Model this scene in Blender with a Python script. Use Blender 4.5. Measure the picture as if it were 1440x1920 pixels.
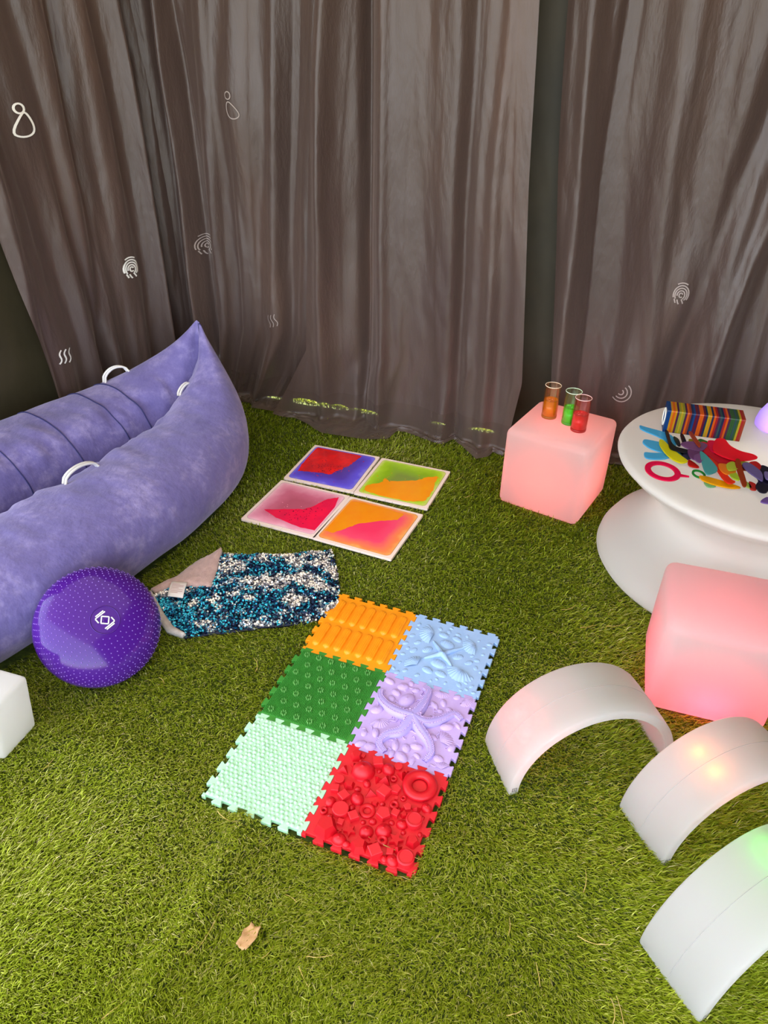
import bpy, bmesh, math, random
import numpy as np
from mathutils import Vector, Matrix, noise
for o in list(bpy.data.objects): bpy.data.objects.remove(o)
scene = bpy.context.scene
COL = scene.collection
PI = math.pi
def S(h):
    h = h.lstrip('#'); o = []
    for i in (0, 2, 4):
        c = int(h[i:i+2], 16)/255
        o.append(c/12.92 if c <= .04045 else ((c+.055)/1.055)**2.4)
    return tuple(o)

# ---------------------------------------------------------------- camera
PITCH, ROLL, HC = math.radians(33.52), .0139, 1.42
fw = Vector((0, math.cos(PITCH), -math.sin(PITCH)))
ri = Vector((1, 0, 0)); upv = Vector((0, math.sin(PITCH), math.cos(PITCH)))
r2 = ri*math.cos(ROLL) + upv*math.sin(ROLL); u2 = -ri*math.sin(ROLL) + upv*math.cos(ROLL)
cam = bpy.data.cameras.new('camera'); co = bpy.data.objects.new('camera', cam); COL.objects.link(co)
M = Matrix((( r2.x, u2.x, -fw.x, 0), (r2.y, u2.y, -fw.y, 0), (r2.z, u2.z, -fw.z, HC), (0, 0, 0, 1)))
co.matrix_world = M
cam.sensor_fit = 'VERTICAL'; cam.sensor_height = 24; cam.lens = 24*1320/1920; cam.clip_start = .05
scene.camera = co

# ---------------------------------------------------------------- sky, sun, exposure
SUN_EL, SUN_AZ = math.radians(46), math.radians(15)      # the sun stands behind the back wall
world = bpy.data.worlds.new('sky'); scene.world = world; world.use_nodes = True
wn = world.node_tree; bg = wn.nodes['Background']
sky = wn.nodes.new('ShaderNodeTexSky'); sky.sky_type = 'NISHITA'; sky.sun_disc = False
sky.sun_elevation = SUN_EL; sky.sun_rotation = SUN_AZ; sky.air_density = 1.0; sky.dust_density = 3.0; sky.ozone_density = .6
hz = wn.nodes.new('ShaderNodeMix'); hz.data_type = 'RGBA'; hz.inputs[0].default_value = .55; hz.inputs[7].default_value = (1.9, 1.72, 1.5, 1)   # summer haze
wn.links.new(sky.outputs[0], hz.inputs[6]); wn.links.new(hz.outputs[2], bg.inputs[0]); bg.inputs[1].default_value = .75
scene.cycles.max_bounces = 5; scene.cycles.diffuse_bounces = 3; scene.cycles.glossy_bounces = 2; scene.cycles.transmission_bounces = 3; scene.cycles.transparent_max_bounces = 6
sl = bpy.data.lights.new('sun', 'SUN'); so = bpy.data.objects.new('sun', sl); COL.objects.link(so)
sl.energy = 38.0; sl.angle = .01; sl.color = (1, .93, .82)
sd = Vector((math.sin(SUN_AZ)*math.cos(SUN_EL), math.cos(SUN_AZ)*math.cos(SUN_EL), math.sin(SUN_EL)))
so.rotation_euler = sd.to_track_quat('Z', 'Y').to_euler()
so.location = (2, 8, 8)
vs = scene.view_settings
vs.view_transform = 'Standard'; vs.look = 'None'; vs.gamma = 1; vs.use_curve_mapping = False
vs.exposure = 1.5

# ---------------------------------------------------------------- helpers
def new_mat(name):
    m = bpy.data.materials.new(name); m.use_nodes = True
    nt = m.node_tree; return m, nt, nt.nodes['Principled BSDF'], nt.nodes['Material Output']
def N(nt, t, **kw):
    n = nt.nodes.new(t)
    for k, v in kw.items(): setattr(n, k, v)
    return n
def noise_tex(nt, scale, detail=3, rough=.5, vec=None, coord='Object', mapscale=None):
    if vec is None:
        tc = N(nt, 'ShaderNodeTexCoord'); vec = tc.outputs[coord]
    if mapscale:
        mp = N(nt, 'ShaderNodeMapping'); mp.inputs['Scale'].default_value = mapscale
        nt.links.new(vec, mp.inputs[0]); vec = mp.outputs[0]
    n = N(nt, 'ShaderNodeTexNoise'); n.inputs['Scale'].default_value = scale
    n.inputs['Detail'].default_value = detail; n.inputs['Roughness'].default_value = rough
    nt.links.new(vec, n.inputs['Vector']); return n
def ramp(nt, src, stops):
    r = N(nt, 'ShaderNodeValToRGB'); e = r.color_ramp.elements
    while len(e) < len(stops): e.new(.5)
    for el, (p, c) in zip(e, stops): el.position = p; el.color = (*c, 1)
    nt.links.new(src, r.inputs[0]); return r
def mat(name, col, rough=.5, spec=.4, var=None, vscale=20, bump=0, bscale=200, metallic=0, coat=0, transm=0, mapscale=None, sheen=0, translucent=0):
    m, nt, b, out = new_mat(name)
    b.inputs['Base Color'].default_value = (*col, 1); b.inputs['Roughness'].default_value = rough
    b.inputs['Specular IOR Level'].default_value = spec; b.inputs['Metallic'].default_value = metallic
    b.inputs['Coat Weight'].default_value = coat; b.inputs['Transmission Weight'].default_value = transm
    b.inputs['Sheen Weight'].default_value = sheen
    if var:
        n = noise_tex(nt, vscale, 4, .6, mapscale=mapscale)
        r = ramp(nt, n.outputs[0], [(.3, var), (.7, col)]); nt.links.new(r.outputs[0], b.inputs['Base Color'])
    if bump:
        n = noise_tex(nt, bscale, 3, .6, mapscale=mapscale); bp = N(nt, 'ShaderNodeBump')
        bp.inputs['Strength'].default_value = bump; bp.inputs['Distance'].default_value = .004
        nt.links.new(n.outputs[0], bp.inputs['Height']); nt.links.new(bp.outputs[0], b.inputs['Normal'])
    if translucent:
        t = N(nt, 'ShaderNodeBsdfTranslucent'); t.inputs[0].default_value = (*col, 1)
        mx = N(nt, 'ShaderNodeMixShader'); mx.inputs[0].default_value = translucent
        nt.links.new(b.outputs[0], mx.inputs[1]); nt.links.new(t.outputs[0], mx.inputs[2]); nt.links.new(mx.outputs[0], out.inputs[0])
    return m
def mesh(name, verts, faces, m, parent=None, smooth=False):
    me = bpy.data.meshes.new(name)
    me.from_pydata([tuple(v) for v in verts], [], faces)
    return link(name, me, m, parent, smooth)
def link(name, me, m, parent=None, smooth=False):
    if m is not None and not me.materials: me.materials.append(m)
    if smooth: me.polygons.foreach_set('use_smooth', [True]*len(me.polygons))
    o = bpy.data.objects.new(name, me); COL.objects.link(o)
    if parent: o.parent = parent
    return o
def bm_obj(name, bm, m, parent=None, smooth=False):
    me = bpy.data.meshes.new(name); bmesh.ops.recalc_face_normals(bm, faces=bm.faces); bm.to_mesh(me); bm.free()
    return link(name, me, m, parent, smooth)
def tag(o, label, cat, group=None, kind=None):
    o['label'] = label; o['category'] = cat
    if group: o['group'] = group
    if kind: o['kind'] = kind
    return o
def thing(name, label, cat, loc=(0, 0, 0), rz=0, group=None):
    o = bpy.data.objects.new(name, None); COL.objects.link(o); o.empty_display_size = .05
    o.location = loc; o.rotation_euler = (0, 0, rz); return tag(o, label, cat, group)
def grid_faces(n, m, closed_m=False, closed_n=False):
    f = []
    for i in range(n if closed_n else n-1):
        for j in range(m if closed_m else m-1):
            a, b = i, (i+1) % n; c, d = j, (j+1) % m
            f.append((a*m+c, b*m+c, b*m+d, a*m+d))
    return f
def tube(pts, rad, seg=8, closed=False):
    pts = [Vector(p) for p in pts]; n = len(pts); V = []; up = None
    for i, p in enumerate(pts):
        if closed: t = pts[(i+1) % n]-pts[i-1]
        else: t = pts[min(i+1, n-1)]-pts[max(i-1, 0)]
        t.normalize()
        if up is None:
            up = Vector((0, 0, 1)) if abs(t.z) < .9 else Vector((1, 0, 0))
        s = t.cross(up); s = s.normalized() if s.length > 1e-6 else Vector((1, 0, 0)); up = s.cross(t).normalized()
        r = rad[i] if hasattr(rad, '__len__') else rad
        for k in range(seg):
            a = 2*PI*k/seg; V.append(p + s*(r*math.cos(a)) + up*(r*math.sin(a)))
    F = grid_faces(n, seg, True, closed)
    if not closed:
        F.append(tuple(range(seg))[::-1]); F.append(tuple((n-1)*seg+k for k in range(seg)))
    return V, F
def join(parts):
    V = []; F = []
    for v, f in parts:
        o = len(V); V += [tuple(x) for x in v]; F += [tuple(i+o for i in q) for q in f]
    return V, F
def lathe(prof, seg=48):
    V = []; F = []
    for r, z in prof:
        for k in range(seg):
            a = 2*PI*k/seg; V.append((r*math.cos(a), r*math.sin(a), z))
    F = grid_faces(len(prof), seg, True)
    if prof[0][0] > 1e-6: F.append(tuple(range(seg))[::-1])
    if prof[-1][0] > 1e-6: F.append(tuple((len(prof)-1)*seg+k for k in range(seg)))
    return V, F
def prism(poly, z0, z1):
    n = len(poly)
    V = [(x, y, z0) for x, y in poly] + [(x, y, z1) for x, y in poly]
    F = [tuple(range(n))[::-1], tuple(range(n, 2*n))] + [(i, (i+1) % n, n+(i+1) % n, n+i) for i in range(n)]
    return V, F
def smooth_poly(poly, it=2, k=.25):
    for _ in range(it):
        q = []
        for i in range(len(poly)):
            a, b = poly[i], poly[(i+1) % len(poly)]
            q += [(a[0]*(1-k)+b[0]*k, a[1]*(1-k)+b[1]*k), (a[0]*k+b[0]*(1-k), a[1]*k+b[1]*(1-k))]
        poly = q
    return poly
def area(poly): return sum(a[0]*b[1]-b[0]*a[1] for a, b in zip(poly, poly[1:]+poly[:1]))/2
def rounded_box(name, sx, sy, sz, rad, m, parent=None, seg=4, bulge=0, taper=0):
    """box standing on z = 0, edges rounded, faces slightly bulged"""
    bm = bmesh.new(); bmesh.ops.create_cube(bm, size=1)
    for v in bm.verts: v.co = Vector((v.co.x*sx, v.co.y*sy, (v.co.z+.5)*sz))
    if bulge: bmesh.ops.subdivide_edges(bm, edges=bm.edges[:], cuts=8, use_grid_fill=True)
    ed = [e for e in bm.edges if len(e.link_faces) == 2 and e.calc_face_angle() > .5]
    bmesh.ops.bevel(bm, geom=ed, offset=rad, segments=seg, profile=.5, affect='EDGES')
    for v in bm.verts:
        x, y, z = v.co.x/sx*2, v.co.y/sy*2, v.co.z/sz*2-1
        k = bulge
        v.co.x += k*sx*x*(1-y*y)*(1-z*z)*.5; v.co.y += k*sy*y*(1-x*x)*(1-z*z)*.5
        if z > 0: v.co.z += k*sz*z*(1-x*x)*(1-y*y)*.5
        f = 1+taper*z; v.co.x *= f; v.co.y *= f
    return bm_obj(name, bm, m, parent, True)
def point_light(name, loc, color, power, radius, parent=None):
    l = bpy.data.lights.new(name, 'POINT'); l.energy = power; l.color = color; l.shadow_soft_size = radius
    o = bpy.data.objects.new(name, l); COL.objects.link(o); o.location = loc
    if parent: o.parent = parent
    return o
rng = np.random.default_rng(7); random.seed(7)
def inpoly(x, y, poly):
    c = np.zeros(x.shape, bool); n = len(poly); j = n-1
    for i in range(n):
        xi, yi = poly[i]; xj, yj = poly[j]
        if yi != yj:
            k = ((yi > y) != (yj > y)) & (x < (xj-xi)*(y-yi)/(yj-yi)+xi); c ^= k
        j = i
    return c
_tab = np.random.default_rng(3).random((64, 64))
def vn(x, y):
    """value noise, vectorised"""
    xi = np.floor(x).astype(int); yi = np.floor(y).astype(int); fx = x-xi; fy = y-yi
    fx = fx*fx*(3-2*fx); fy = fy*fy*(3-2*fy)
    g = lambda a, b: _tab[a % 64, b % 64]
    return (g(xi, yi)*(1-fx)+g(xi+1, yi)*fx)*(1-fy)+(g(xi, yi+1)*(1-fx)+g(xi+1, yi+1)*fx)*fy
def ns(x, y, z=0.): return noise.noise(Vector((x, y, z)))

# ---------------------------------------------------------------- the tent
A0 = Vector((-.623, 3.125, 0)); COR = Vector((-.95, 3.235, 0))
D = Vector((.951, -.31, 0)).normalized(); NB = Vector((-D.y*-1, -D.x, 0)).normalized()   # back wall: direction and normal into the room
NB = Vector((D.y, -D.x, 0)).normalized()
DL = Vector((-.5, -.866, 0)).normalized(); NL = Vector((.866, -.5, 0)).normalized()
m_wall, nt, b, out = new_mat('dark olive tent canvas')
n = noise_tex(nt, 3, 4, .6); r = ramp(nt, n.outputs[0], [(.3, S('#2c2714')), (.7, S('#423a26'))]); nt.links.new(r.outputs[0], b.inputs['Base Color'])
b.inputs['Roughness'].default_value = .55
bp = N(nt, 'ShaderNodeBump'); bp.inputs['Strength'].default_value = .35; bp.inputs['Distance'].default_value = .02
n2 = noise_tex(nt, 6, 3, .5, mapscale=(1, 1, .6)); nt.links.new(n2.outputs[0], bp.inputs['Height']); nt.links.new(bp.outputs[0], b.inputs['Normal'])
ZR = 2.45
def wall(name, P, d, s0, s1, gap=None, thick=.012):
    n = 160; V = []; F = []
    nrm = Vector((d.y, -d.x, 0))
    for i in range(n+1):
        s = s0+(s1-s0)*i/n; p = P+d*s; z0 = gap(s) if gap else 0.
        for q in (0, thick):
            V.append((p.x-nrm.x*q, p.y-nrm.y*q, z0)); V.append((p.x-nrm.x*q, p.y-nrm.y*q, ZR))
    for i in range(n):
        a = i*4; c = a+4
        F += [(a, c, c+1, a+1), (a+2, a+3, c+3, c+2), (a, a+2, c+2, c), (a+1, c+1, c+3, a+3)]
    F += [(0, 1, 3, 2), (n*4, n*4+2, n*4+3, n*4+1)]
    o = mesh(name, V, F, m_wall); o['kind'] = 'structure'; return o
def gap(s):
    g = 0.
    for c, w, h in ((.44, .05, .009), (.595, .085, .022), (.69, .035, .018), (.765, .05, .021), (.88, .09, .015), (1.24, .04, .009), (1.45, .07, .013)):
        g = max(g, h*(1-abs((s-c)/w)**3) if abs(s-c) < w else 0)
    return g + .0005
wall('wall_back', COR - NB*.02, D, -.16, 3.3, gap)
wall('wall_left', COR-NL*.07, DL*-1, -1.75, .12)
wr = COR + D*3.3
wall('wall_right', wr, -(-NB), 0, 3.2)
# the roof cloth: pale canvas that lets some daylight through
m_roof, nt, b, out = new_mat('pale roof canvas')
b.inputs['Base Color'].default_value = (*S('#d8cdbd'), 1); b.inputs['Roughness'].default_value = .9
tr = N(nt, 'ShaderNodeBsdfTranslucent'); tr.inputs[0].default_value = (.75, .66, .55, 1)
mx = N(nt, 'ShaderNodeMixShader'); mx.inputs[0].default_value = .045
nt.links.new(b.outputs[0], mx.inputs[1]); nt.links.new(tr.outputs[0], mx.inputs[2]); nt.links.new(mx.outputs[0], out.inputs[0])
rp = [COR+D*-1.0-NB*.1, COR+D*3.4-NB*.1, COR+D*3.4+NB*3.35, COR+D*-1.0+NB*3.35]
V = []; nr = 24
for i in range(nr+1):
    for j in range(nr+1):
        p = rp[0].lerp(rp[1], i/nr).lerp(rp[3].lerp(rp[2], i/nr), j/nr)
        V.append((p.x, p.y, ZR+.03+.25*math.sin(PI*i/nr)*math.sin(PI*j/nr)+.02*ns(i*.5, j*.5)))
o = mesh('ceiling', V, grid_faces(nr+1, nr+1), m_roof, None, True); o['kind'] = 'structure'

# ---------------------------------------------------------------- turf
def turf_h(x, y):
    h = .010*(vn(x*1.6+5, y*1.6+9)-.5) + .005*(vn(x*4+1, y*4+2)-.5)
    # creases where the turf roll buckles
    for (x0, y0), (x1, y1), w, a in (((-.28, .95), (-.44, .5), .035, .016), ((.05, .86), (.55, .78), .05, .010), ((-.78, 1.12), (-.5, 1.0), .06, .010), ((-.1, .6), (.2, .5), .05, .008)):
        dx, dy = x1-x0, y1-y0; t = np.clip(((x-x0)*dx+(y-y0)*dy)/(dx*dx+dy*dy), 0, 1)
        q = np.hypot(x-x0-t*dx, y-y0-t*dy); h = h+1.5*a*np.exp(-(q/w)**2)
    return h
gx = np.linspace(-3.2, 3.6, 170); gy = np.linspace(-2.2, 5.2, 185)
X, Y = np.meshgrid(gx, gy, indexing='ij'); Z = np.minimum(turf_h(X, Y), .03)-.006
Z = np.where(Y > 2.6, -.002, Z)
V = np.stack([X, Y, Z], -1).reshape(-1, 3)
m_soil, nt, b, out = new_mat('turf backing')
n = noise_tex(nt, 60, 4, .7); r = ramp(nt, n.outputs[0], [(.3, S('#232c07')), (.7, S('#5c6d18'))]); nt.links.new(r.outputs[0], b.inputs['Base Color'])
b.inputs['Roughness'].default_value = .9
floor = mesh('floor', V, grid_faces(170, 185), m_soil, None, True); floor['kind'] = 'structure'
# ---------------------------------------------------------------- curtains
def satin(name, sheer):
    K = lambda h: tuple(v*.86/(1-sheer) for v in S(h))
    m, nt, b, out = new_mat(name)
    tc = N(nt, 'ShaderNodeTexCoord')
    n = noise_tex(nt, 2.2, 4, .6, tc.outputs['Object'], mapscale=(1.5, 1.5, .35))
    r = ramp(nt, n.outputs[0], [(.3, K('#463530')), (.52, K('#51413b')), (.75, K('#5e483e'))])
    nt.links.new(r.outputs[0], b.inputs['Base Color'])
    b.inputs['Roughness'].default_value = .42; b.inputs['Specular IOR Level'].default_value = .55
    b.inputs['Sheen Weight'].default_value = .25; b.inputs['Sheen Tint'].default_value = (.75, .6, .55, 1)
    n2 = noise_tex(nt, 22, 4, .6, tc.outputs['Object'], mapscale=(1, 1, .35)); n3 = noise_tex(nt, 70, 3, .6, tc.outputs['Object'], mapscale=(1, 1, .5))
    ad = N(nt, 'ShaderNodeMath', operation='MULTIPLY_ADD'); nt.links.new(n3.outputs[0], ad.inputs[0]); ad.inputs[1].default_value = .10; nt.links.new(n2.outputs[0], ad.inputs[2])
    bp = N(nt, 'ShaderNodeBump'); bp.inputs['Strength'].default_value = .4; bp.inputs['Distance'].default_value = .012
    nt.links.new(ad.outputs[0], bp.inputs['Height']); nt.links.new(bp.outputs[0], b.inputs['Normal'])
    if sheer:
        tp = N(nt, 'ShaderNodeBsdfTransparent'); mx = N(nt, 'ShaderNodeMixShader'); mx.inputs[0].default_value = sheer
        nt.links.new(b.outputs[0], mx.inputs[1]); nt.links.new(tp.outputs[0], mx.inputs[2]); nt.links.new(mx.outputs[0], out.inputs[0])
    return m
m_cur = satin('dark brown satin', 0); m_hem = satin('dark brown sheer hem', .25)      # the cloth thins out to a sheer band near the floor
ZTOP = 2.36
def lerp_tab(tab, z):
    tab = sorted(tab)
    return np.interp(z, [t[0] for t in tab], [t[1] for t in tab])
class Curtain:
    flat = ()
    def __init__(s, name, label, P, d, n, left, right, off, seed, pleats, amp, hem, nu=200, flat=(), creases=()):
        s.flat = flat; s.creases = creases
        s.P, s.d, s.n, s.left, s.right, s.off, s.seed, s.pleats, s.amp, s.hem = P, d, n, left, right, off, seed, pleats, amp, hem
        nz = 84; zs = ZTOP-(ZTOP-.022)*(np.linspace(0, 1, nz)**.85); nh = 16
        us = np.linspace(0, 1, nu); V = []
        for i, z in enumerate(zs):
            for u in us: V.append(s.at(u, z))
        last = [Vector(v) for v in V[-nu:]]
        hl = [float(hem(lerp_tab(left, 0)*(1-u)+lerp_tab(right, 0)*u)) for u in us]
        for k in range(1, nh+1):
            q = k/nh
            for j, u in enumerate(us):
                p = last[j]; dep = (p-P).dot(n); L = max(hl[j]-dep, .02)
                w = p+n*(L*q)+d*(.02*ns(u*9, q*2, seed+3)*q)
                z = .018+.02*abs(ns(u*22+q*1.5, q*2.2, seed+9))*math.sin(PI*min(q*1.05, 1))+.014*max(0, ns(u*40, q*4, seed))*(1-q)+.006*(1-q)
                V.append((w.x, w.y, z))
        s.o = mesh(name, V, grid_faces(nz+nh, nu), m_cur, None, True); s.o.data.materials.append(m_hem)
        zc = [p.center.z for p in s.o.data.polygons]; s.o.data.polygons.foreach_set('material_index', [1 if z < .14 else 0 for z in zc]); tag(s.o, label, 'curtain', 'black satin curtains')
    def at(s, u, z, lift=0):
        sl = lerp_tab(s.left, z)*(1-u)+lerp_tab(s.right, z)*u
        g = 1-z/ZTOP; sd = s.seed; uw = u*(lerp_tab(s.right, ZTOP)-lerp_tab(s.left, ZTOP))      # metres along the cloth
        ph = uw*s.pleats+.45*ns(uw*3.1, z*.30, sd)+.16*ns(uw*7, z*.8, sd+5)
        pl = math.sin(2*PI*ph); pl = math.copysign(abs(pl)**.75, pl)
        big = ns(uw*2.6+.25*ns(uw, z, sd), z*.22, sd+20)
        mid = ns(uw*6.5, z*.45, sd+40)
        fine = ns(uw*22, z*2.6, sd+60)*(.5+g)+.5*ns(uw*46+z*8, z*7, sd+70)*g
        dep = s.off+s.amp*((.35+.5*g)*pl*(.55+.45*ns(uw*1.7, 3., sd+90))+(.9+.4*g)*big+(.4+.5*g)*mid)+.007*fine
        for cs, cw, cd, lean in s.creases: dep += cd*math.exp(-((sl-cs-lean*(1.2-z)-.02*ns(z*1.5, cs*9, sd))/cw)**2)*(.6+.4*g)
        for fs, fz, fr in s.flat:
            k = .8*math.exp(-(((sl-fs)/(fr*1.3))**2+((z-fz)/(fr*4))**2)); dep = dep*(1-k)+(s.off+.03)*k
        p = s.P+s.d*(sl+.012*ns(uw*6, z*1.2, sd+30))+s.n*(max(dep, .012)+lift)
        return (p.x, p.y, z)
    def us(s, sl, z):
        return (sl-lerp_tab(s.left, z))/(lerp_tab(s.right, z)-lerp_tab(s.left, z))
hem_pts = [(-.653, 3.075), (-.624, 2.976), (-.47, 2.93), (-.348, 2.804), (-.283, 2.734), (-.096, 2.68), (0, 2.688), (.054, 2.785), (.159, 2.778), (.275, 2.761), (.324, 2.649), (.368, 2.521), (.425, 2.545), (.498, 2.678)]
hs = [(Vector((x, y, 0))-COR) for x, y in hem_pts]
hxs = [v.dot(D) for v in hs]; hys = [v.dot(NB) for v in hs]
def hem_back(s): return max(.1, float(np.interp(s, hxs, hys)))
BP = COR
C2 = Curtain('curtain', 'dark satin curtain in the corner behind the pointed end of the blue inflatable seat', BP, D, NB, [(0, -.05), (ZTOP, -.05)], [(0, .50), (.1, .56), (.35, .70), (1.05, .78), (1.6, .84), (ZTOP, .86)], .06, 11, 6, .042, lambda s: hem_back(s) if s > .25 else .12, 170, ((.401, 1.227, .06), (.504, .42, .04)), ((.07, .02, -.05, 0), (.13, .02, .05, .01), (.19, .018, -.05, .02), (.62, .05, -.05, -.08)))
C3 = Curtain('curtain', 'wide dark satin curtain with its hem pooled on the grass behind the four gel tiles', BP, D, NB, [(0, .50), (.10, .56), (.34, .69), (1.06, .745), (1.55, .80), (ZTOP, .85)], [(0, 1.58), (.33, 1.615), (1.03, 1.555), (1.55, 1.52), (ZTOP, 1.49)], .145, 23, 5, .044, hem_back, 230, (), ((.80, .03, .05, -.04), (.95, .022, -.06, -.01), (1.02, .03, .04, 0), (1.33, .03, -.05, .02), (1.44, .03, .035, .03)))
C4 = Curtain('curtain', 'dark satin curtain behind the white round table, right of the narrow gap', BP, D, NB, [(0, 1.74), (.3, 1.72), (1.1, 1.63), (1.55, 1.593), (ZTOP, 1.56)], [(0, 3.26), (ZTOP, 3.2)], .06, 37, 4, .042, lambda s: .13+.05*ns(s*6, 0, 2), 260, ((2.117, .702, .05), (1.993, .301, .06)), ((1.70, .03, .04, .06), (1.80, .025, -.05, .02), (2.22, .04, -.05, -.10), (2.36, .03, .05, -.10)))
C1 = Curtain('curtain', 'dark satin curtain on the left side, behind the length of the blue inflatable seat', COR-NL*.045, DL, NL, [(0, .0), (ZTOP, .0)], [(0, .80), (.24, .77), (.9, .82), (ZTOP, .98)], .06, 53, 6, .042, lambda s: .09, 190, ((.626, 1.204, .06), (.292, .645, .055), (.678, .393, .05)), ((.10, .02, -.05, 0), (.16, .02, .05, .0), (.42, .03, -.04, .04), (.78, .03, .05, .0)))
# symbols printed on the cloth: ribbons that follow the folds
m_ink = mat('white print ink', S('#f4f2ea'), .6, .2); m_inkg = mat('faded grey print ink', S('#a99c96'), .6, .2)  # white for the left curtain symbols, grey for those along the back
def arc(cx, cy, r, a0, a1, n=14, ry=None):
    ry = ry or r
    return [(cx+r*math.cos(math.radians(a0+(a1-a0)*k/(n-1))), cy+ry*math.sin(math.radians(a0+(a1-a0)*k/(n-1)))) for k in range(n)]
def sym_person(sl=1):
    body = smooth_poly([(.002, .020), (-.034, -.050), (-.012, -.068), (.022, -.060), (.031, -.03), (.016, .018)], 2)
    return [arc(-.002, .034, .0135, 0, 360, 18, .017), body+body[:1]]
SYM = {
 'person': sym_person(),
 'person_tilted': [arc(-.014, .036, .013, 0, 360, 18, .014), (lambda b: b+b[:1])(smooth_poly([(-.019, .02), (-.026, -.02), (-.012, -.05), (.018, -.05), (.036, -.034), (.012, -.004)], 2))],
 'waves': [[(x0+.005*math.sin(k/9*2*PI)+.010*k/9*.6, -.026+.052*k/9) for k in range(10)] for x0 in (-.020, -.003, .014)],
 'finger': [arc(0, -.004, .006, 20, 320, 12, .009), arc(0, -.004, .013, -60, 190, 14, .018), arc(0, -.003, .020, -50, 215, 16, .027), arc(0, -.002, .026, -35, 200, 16, .036),
            arc(0, .008, .03, 55, 125, 8, .036), [(.004, -.02), (.010, -.032), (.012, -.038)], [(-.010, -.022), (-.006, -.034), (-.002, -.040)], [(-.02, -.02), (-.014, -.036)]],
 'arcs': [arc(-.012, .006, .009, -120, 70, 10), arc(-.012, .006, .021, -115, 68, 12), arc(-.012, .006, .033, -120, 62, 14)],
}
def print_symbol(cur, key, s0, z0, k, m, wdt=.0026, mirror=1, tilt=0, xs=1.):
    parts = []; ct, st = math.cos(tilt), math.sin(tilt)
    dd = mirror
    for line in SYM[key]:
        P = []; 
        for i, (x, y) in enumerate(line):
            a = line[max(i-1, 0)]; c = line[min(i+1, len(line)-1)]
            tx, ty = c[0]-a[0], c[1]-a[1]; l = math.hypot(tx, ty) or 1; nx, ny = -ty/l*wdt/k, tx/l*wdt/k
            for sg in (1, -1):
                xx, yy = (x+sg*nx)*k, (y+sg*ny)*k; xr, yr = xx*ct-yy*st, xx*st+yy*ct
                z = z0+yr; P.append(cur.at(cur.us(s0+dd*xr*xs, z), z, .003))
        n = len(line); F = [(2*i, 2*i+2, 2*i+3, 2*i+1) for i in range(n-1)]
        parts.append((P, F))
    V, F = join(parts); o = mesh('printed_symbol', V, F, m, cur.o); return o
print_symbol(C1, 'person', .626, 1.204, .84, m_ink, .0028, -1, 0, 1.55)['label'] = 'white printed outline of a small head on a bell-shaped body'
print_symbol(C1, 'finger', .292, .645, .98, m_ink, .0026, -1, 0, 1.5)['label'] = 'white printed fingerprint'
print_symbol(C1, 'waves', .678, .393, 1.02, m_ink, .0028, -1, -.2, 1.4)['label'] = 'three white printed wavy lines'
print_symbol(C2, 'person_tilted', .401, 1.227, .88, m_inkg, .0018)['label'] = 'grey printed outline of a head on a leaning body'
print_symbol(C2, 'finger', .185, .698, 1.0, m_inkg, .0016)['label'] = 'grey printed fingerprint'
print_symbol(C2, 'waves', .504, .42, 1.0, m_inkg, .0016, 1, .25)['label'] = 'grey printed wavy lines'
print_symbol(C4, 'finger', 2.117, .702, .88, m_inkg, .0020)['label'] = 'grey printed fingerprint'
print_symbol(C4, 'arcs', 1.993, .301, 1.2, m_inkg, .0022, 1, -.15)['label'] = 'grey printed set of three arcs'

# ---------------------------------------------------------------- footprints, used to keep blades out from under things
MX, MY, MA, CELL = -.1344, 1.6625, -.3638, .25
def sqp(x, y, a, w, h):
    c, s = math.cos(a), math.sin(a); return [(x, y), (x+w*c, y+w*s), (x+w*c-h*s, y+w*s+h*c), (x-h*s, y+h*c)]
def shrink(poly, k):
    cx = sum(p[0] for p in poly)/len(poly); cy = sum(p[1] for p in poly)/len(poly)
    return [(cx+(x-cx)*k, cy+(y-cy)*k) for x, y in poly]
TS = .296
TILES = [(-.3953, 2.3553, -.3416), (-.118, 2.2533, -.3647), (-.511, 2.0688, -.3839), (-.2455, 1.9596, -.4097)]
B_TOP = [(-.709, 1.664), (-.651, 1.725), (-.603, 1.808), (-.538, 1.873), (-.457, 1.866), (-.351, 1.866), (-.265, 1.883), (-.174, 1.9)]
B_BOT = [(-.663, 1.563), (-.61, 1.491), (-.564, 1.472), (-.44, 1.496), (-.336, 1.519), (-.245, 1.534), (-.176, 1.554), (-.131, 1.609)]
TABLE = (1.135, 1.845); TR = .425
cM, sM = math.cos(MA), math.sin(MA)
mat_rect = sqp(MX+3*CELL*sM, MY-3*CELL*cM, MA, 2*CELL, 3*CELL)
FAR_CUBE = (.4238, 2.2252, -.5759+.0, .305); NEAR_CUBE = (.676, 1.243, -.3076, .285)
POD = (-.7281, 2.6577, -1.6407, 1.0824, .486, .4835, .2833, .5046, 2.7255, .3962, 5.9956, .07)
def pod_axes():
    T1 = Vector((POD[0], POD[1], 0)); T2 = Vector((POD[2], POD[3], 0)); Mid = (T1+T2)/2; L = (T1-T2).length/2
    a = (T1-T2)/(2*L); return Mid, L, a, Vector((a.y, -a.x, 0))
def pod_out(t, w): return w*max(0., 1-abs(t)**POD[8])**POD[9]
PM, PL, PA, PB = pod_axes()
pod_foot = [tuple((PM+PA*(t*PL*.97)+PB*(.86*pod_out(t, POD[4])))[:2]) for t in np.linspace(-1, 1, 25)] + [tuple((PM+PA*(t*PL*.97)-PB*(.86*pod_out(t, POD[5])))[:2]) for t in np.linspace(1, -1, 25)]
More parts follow.
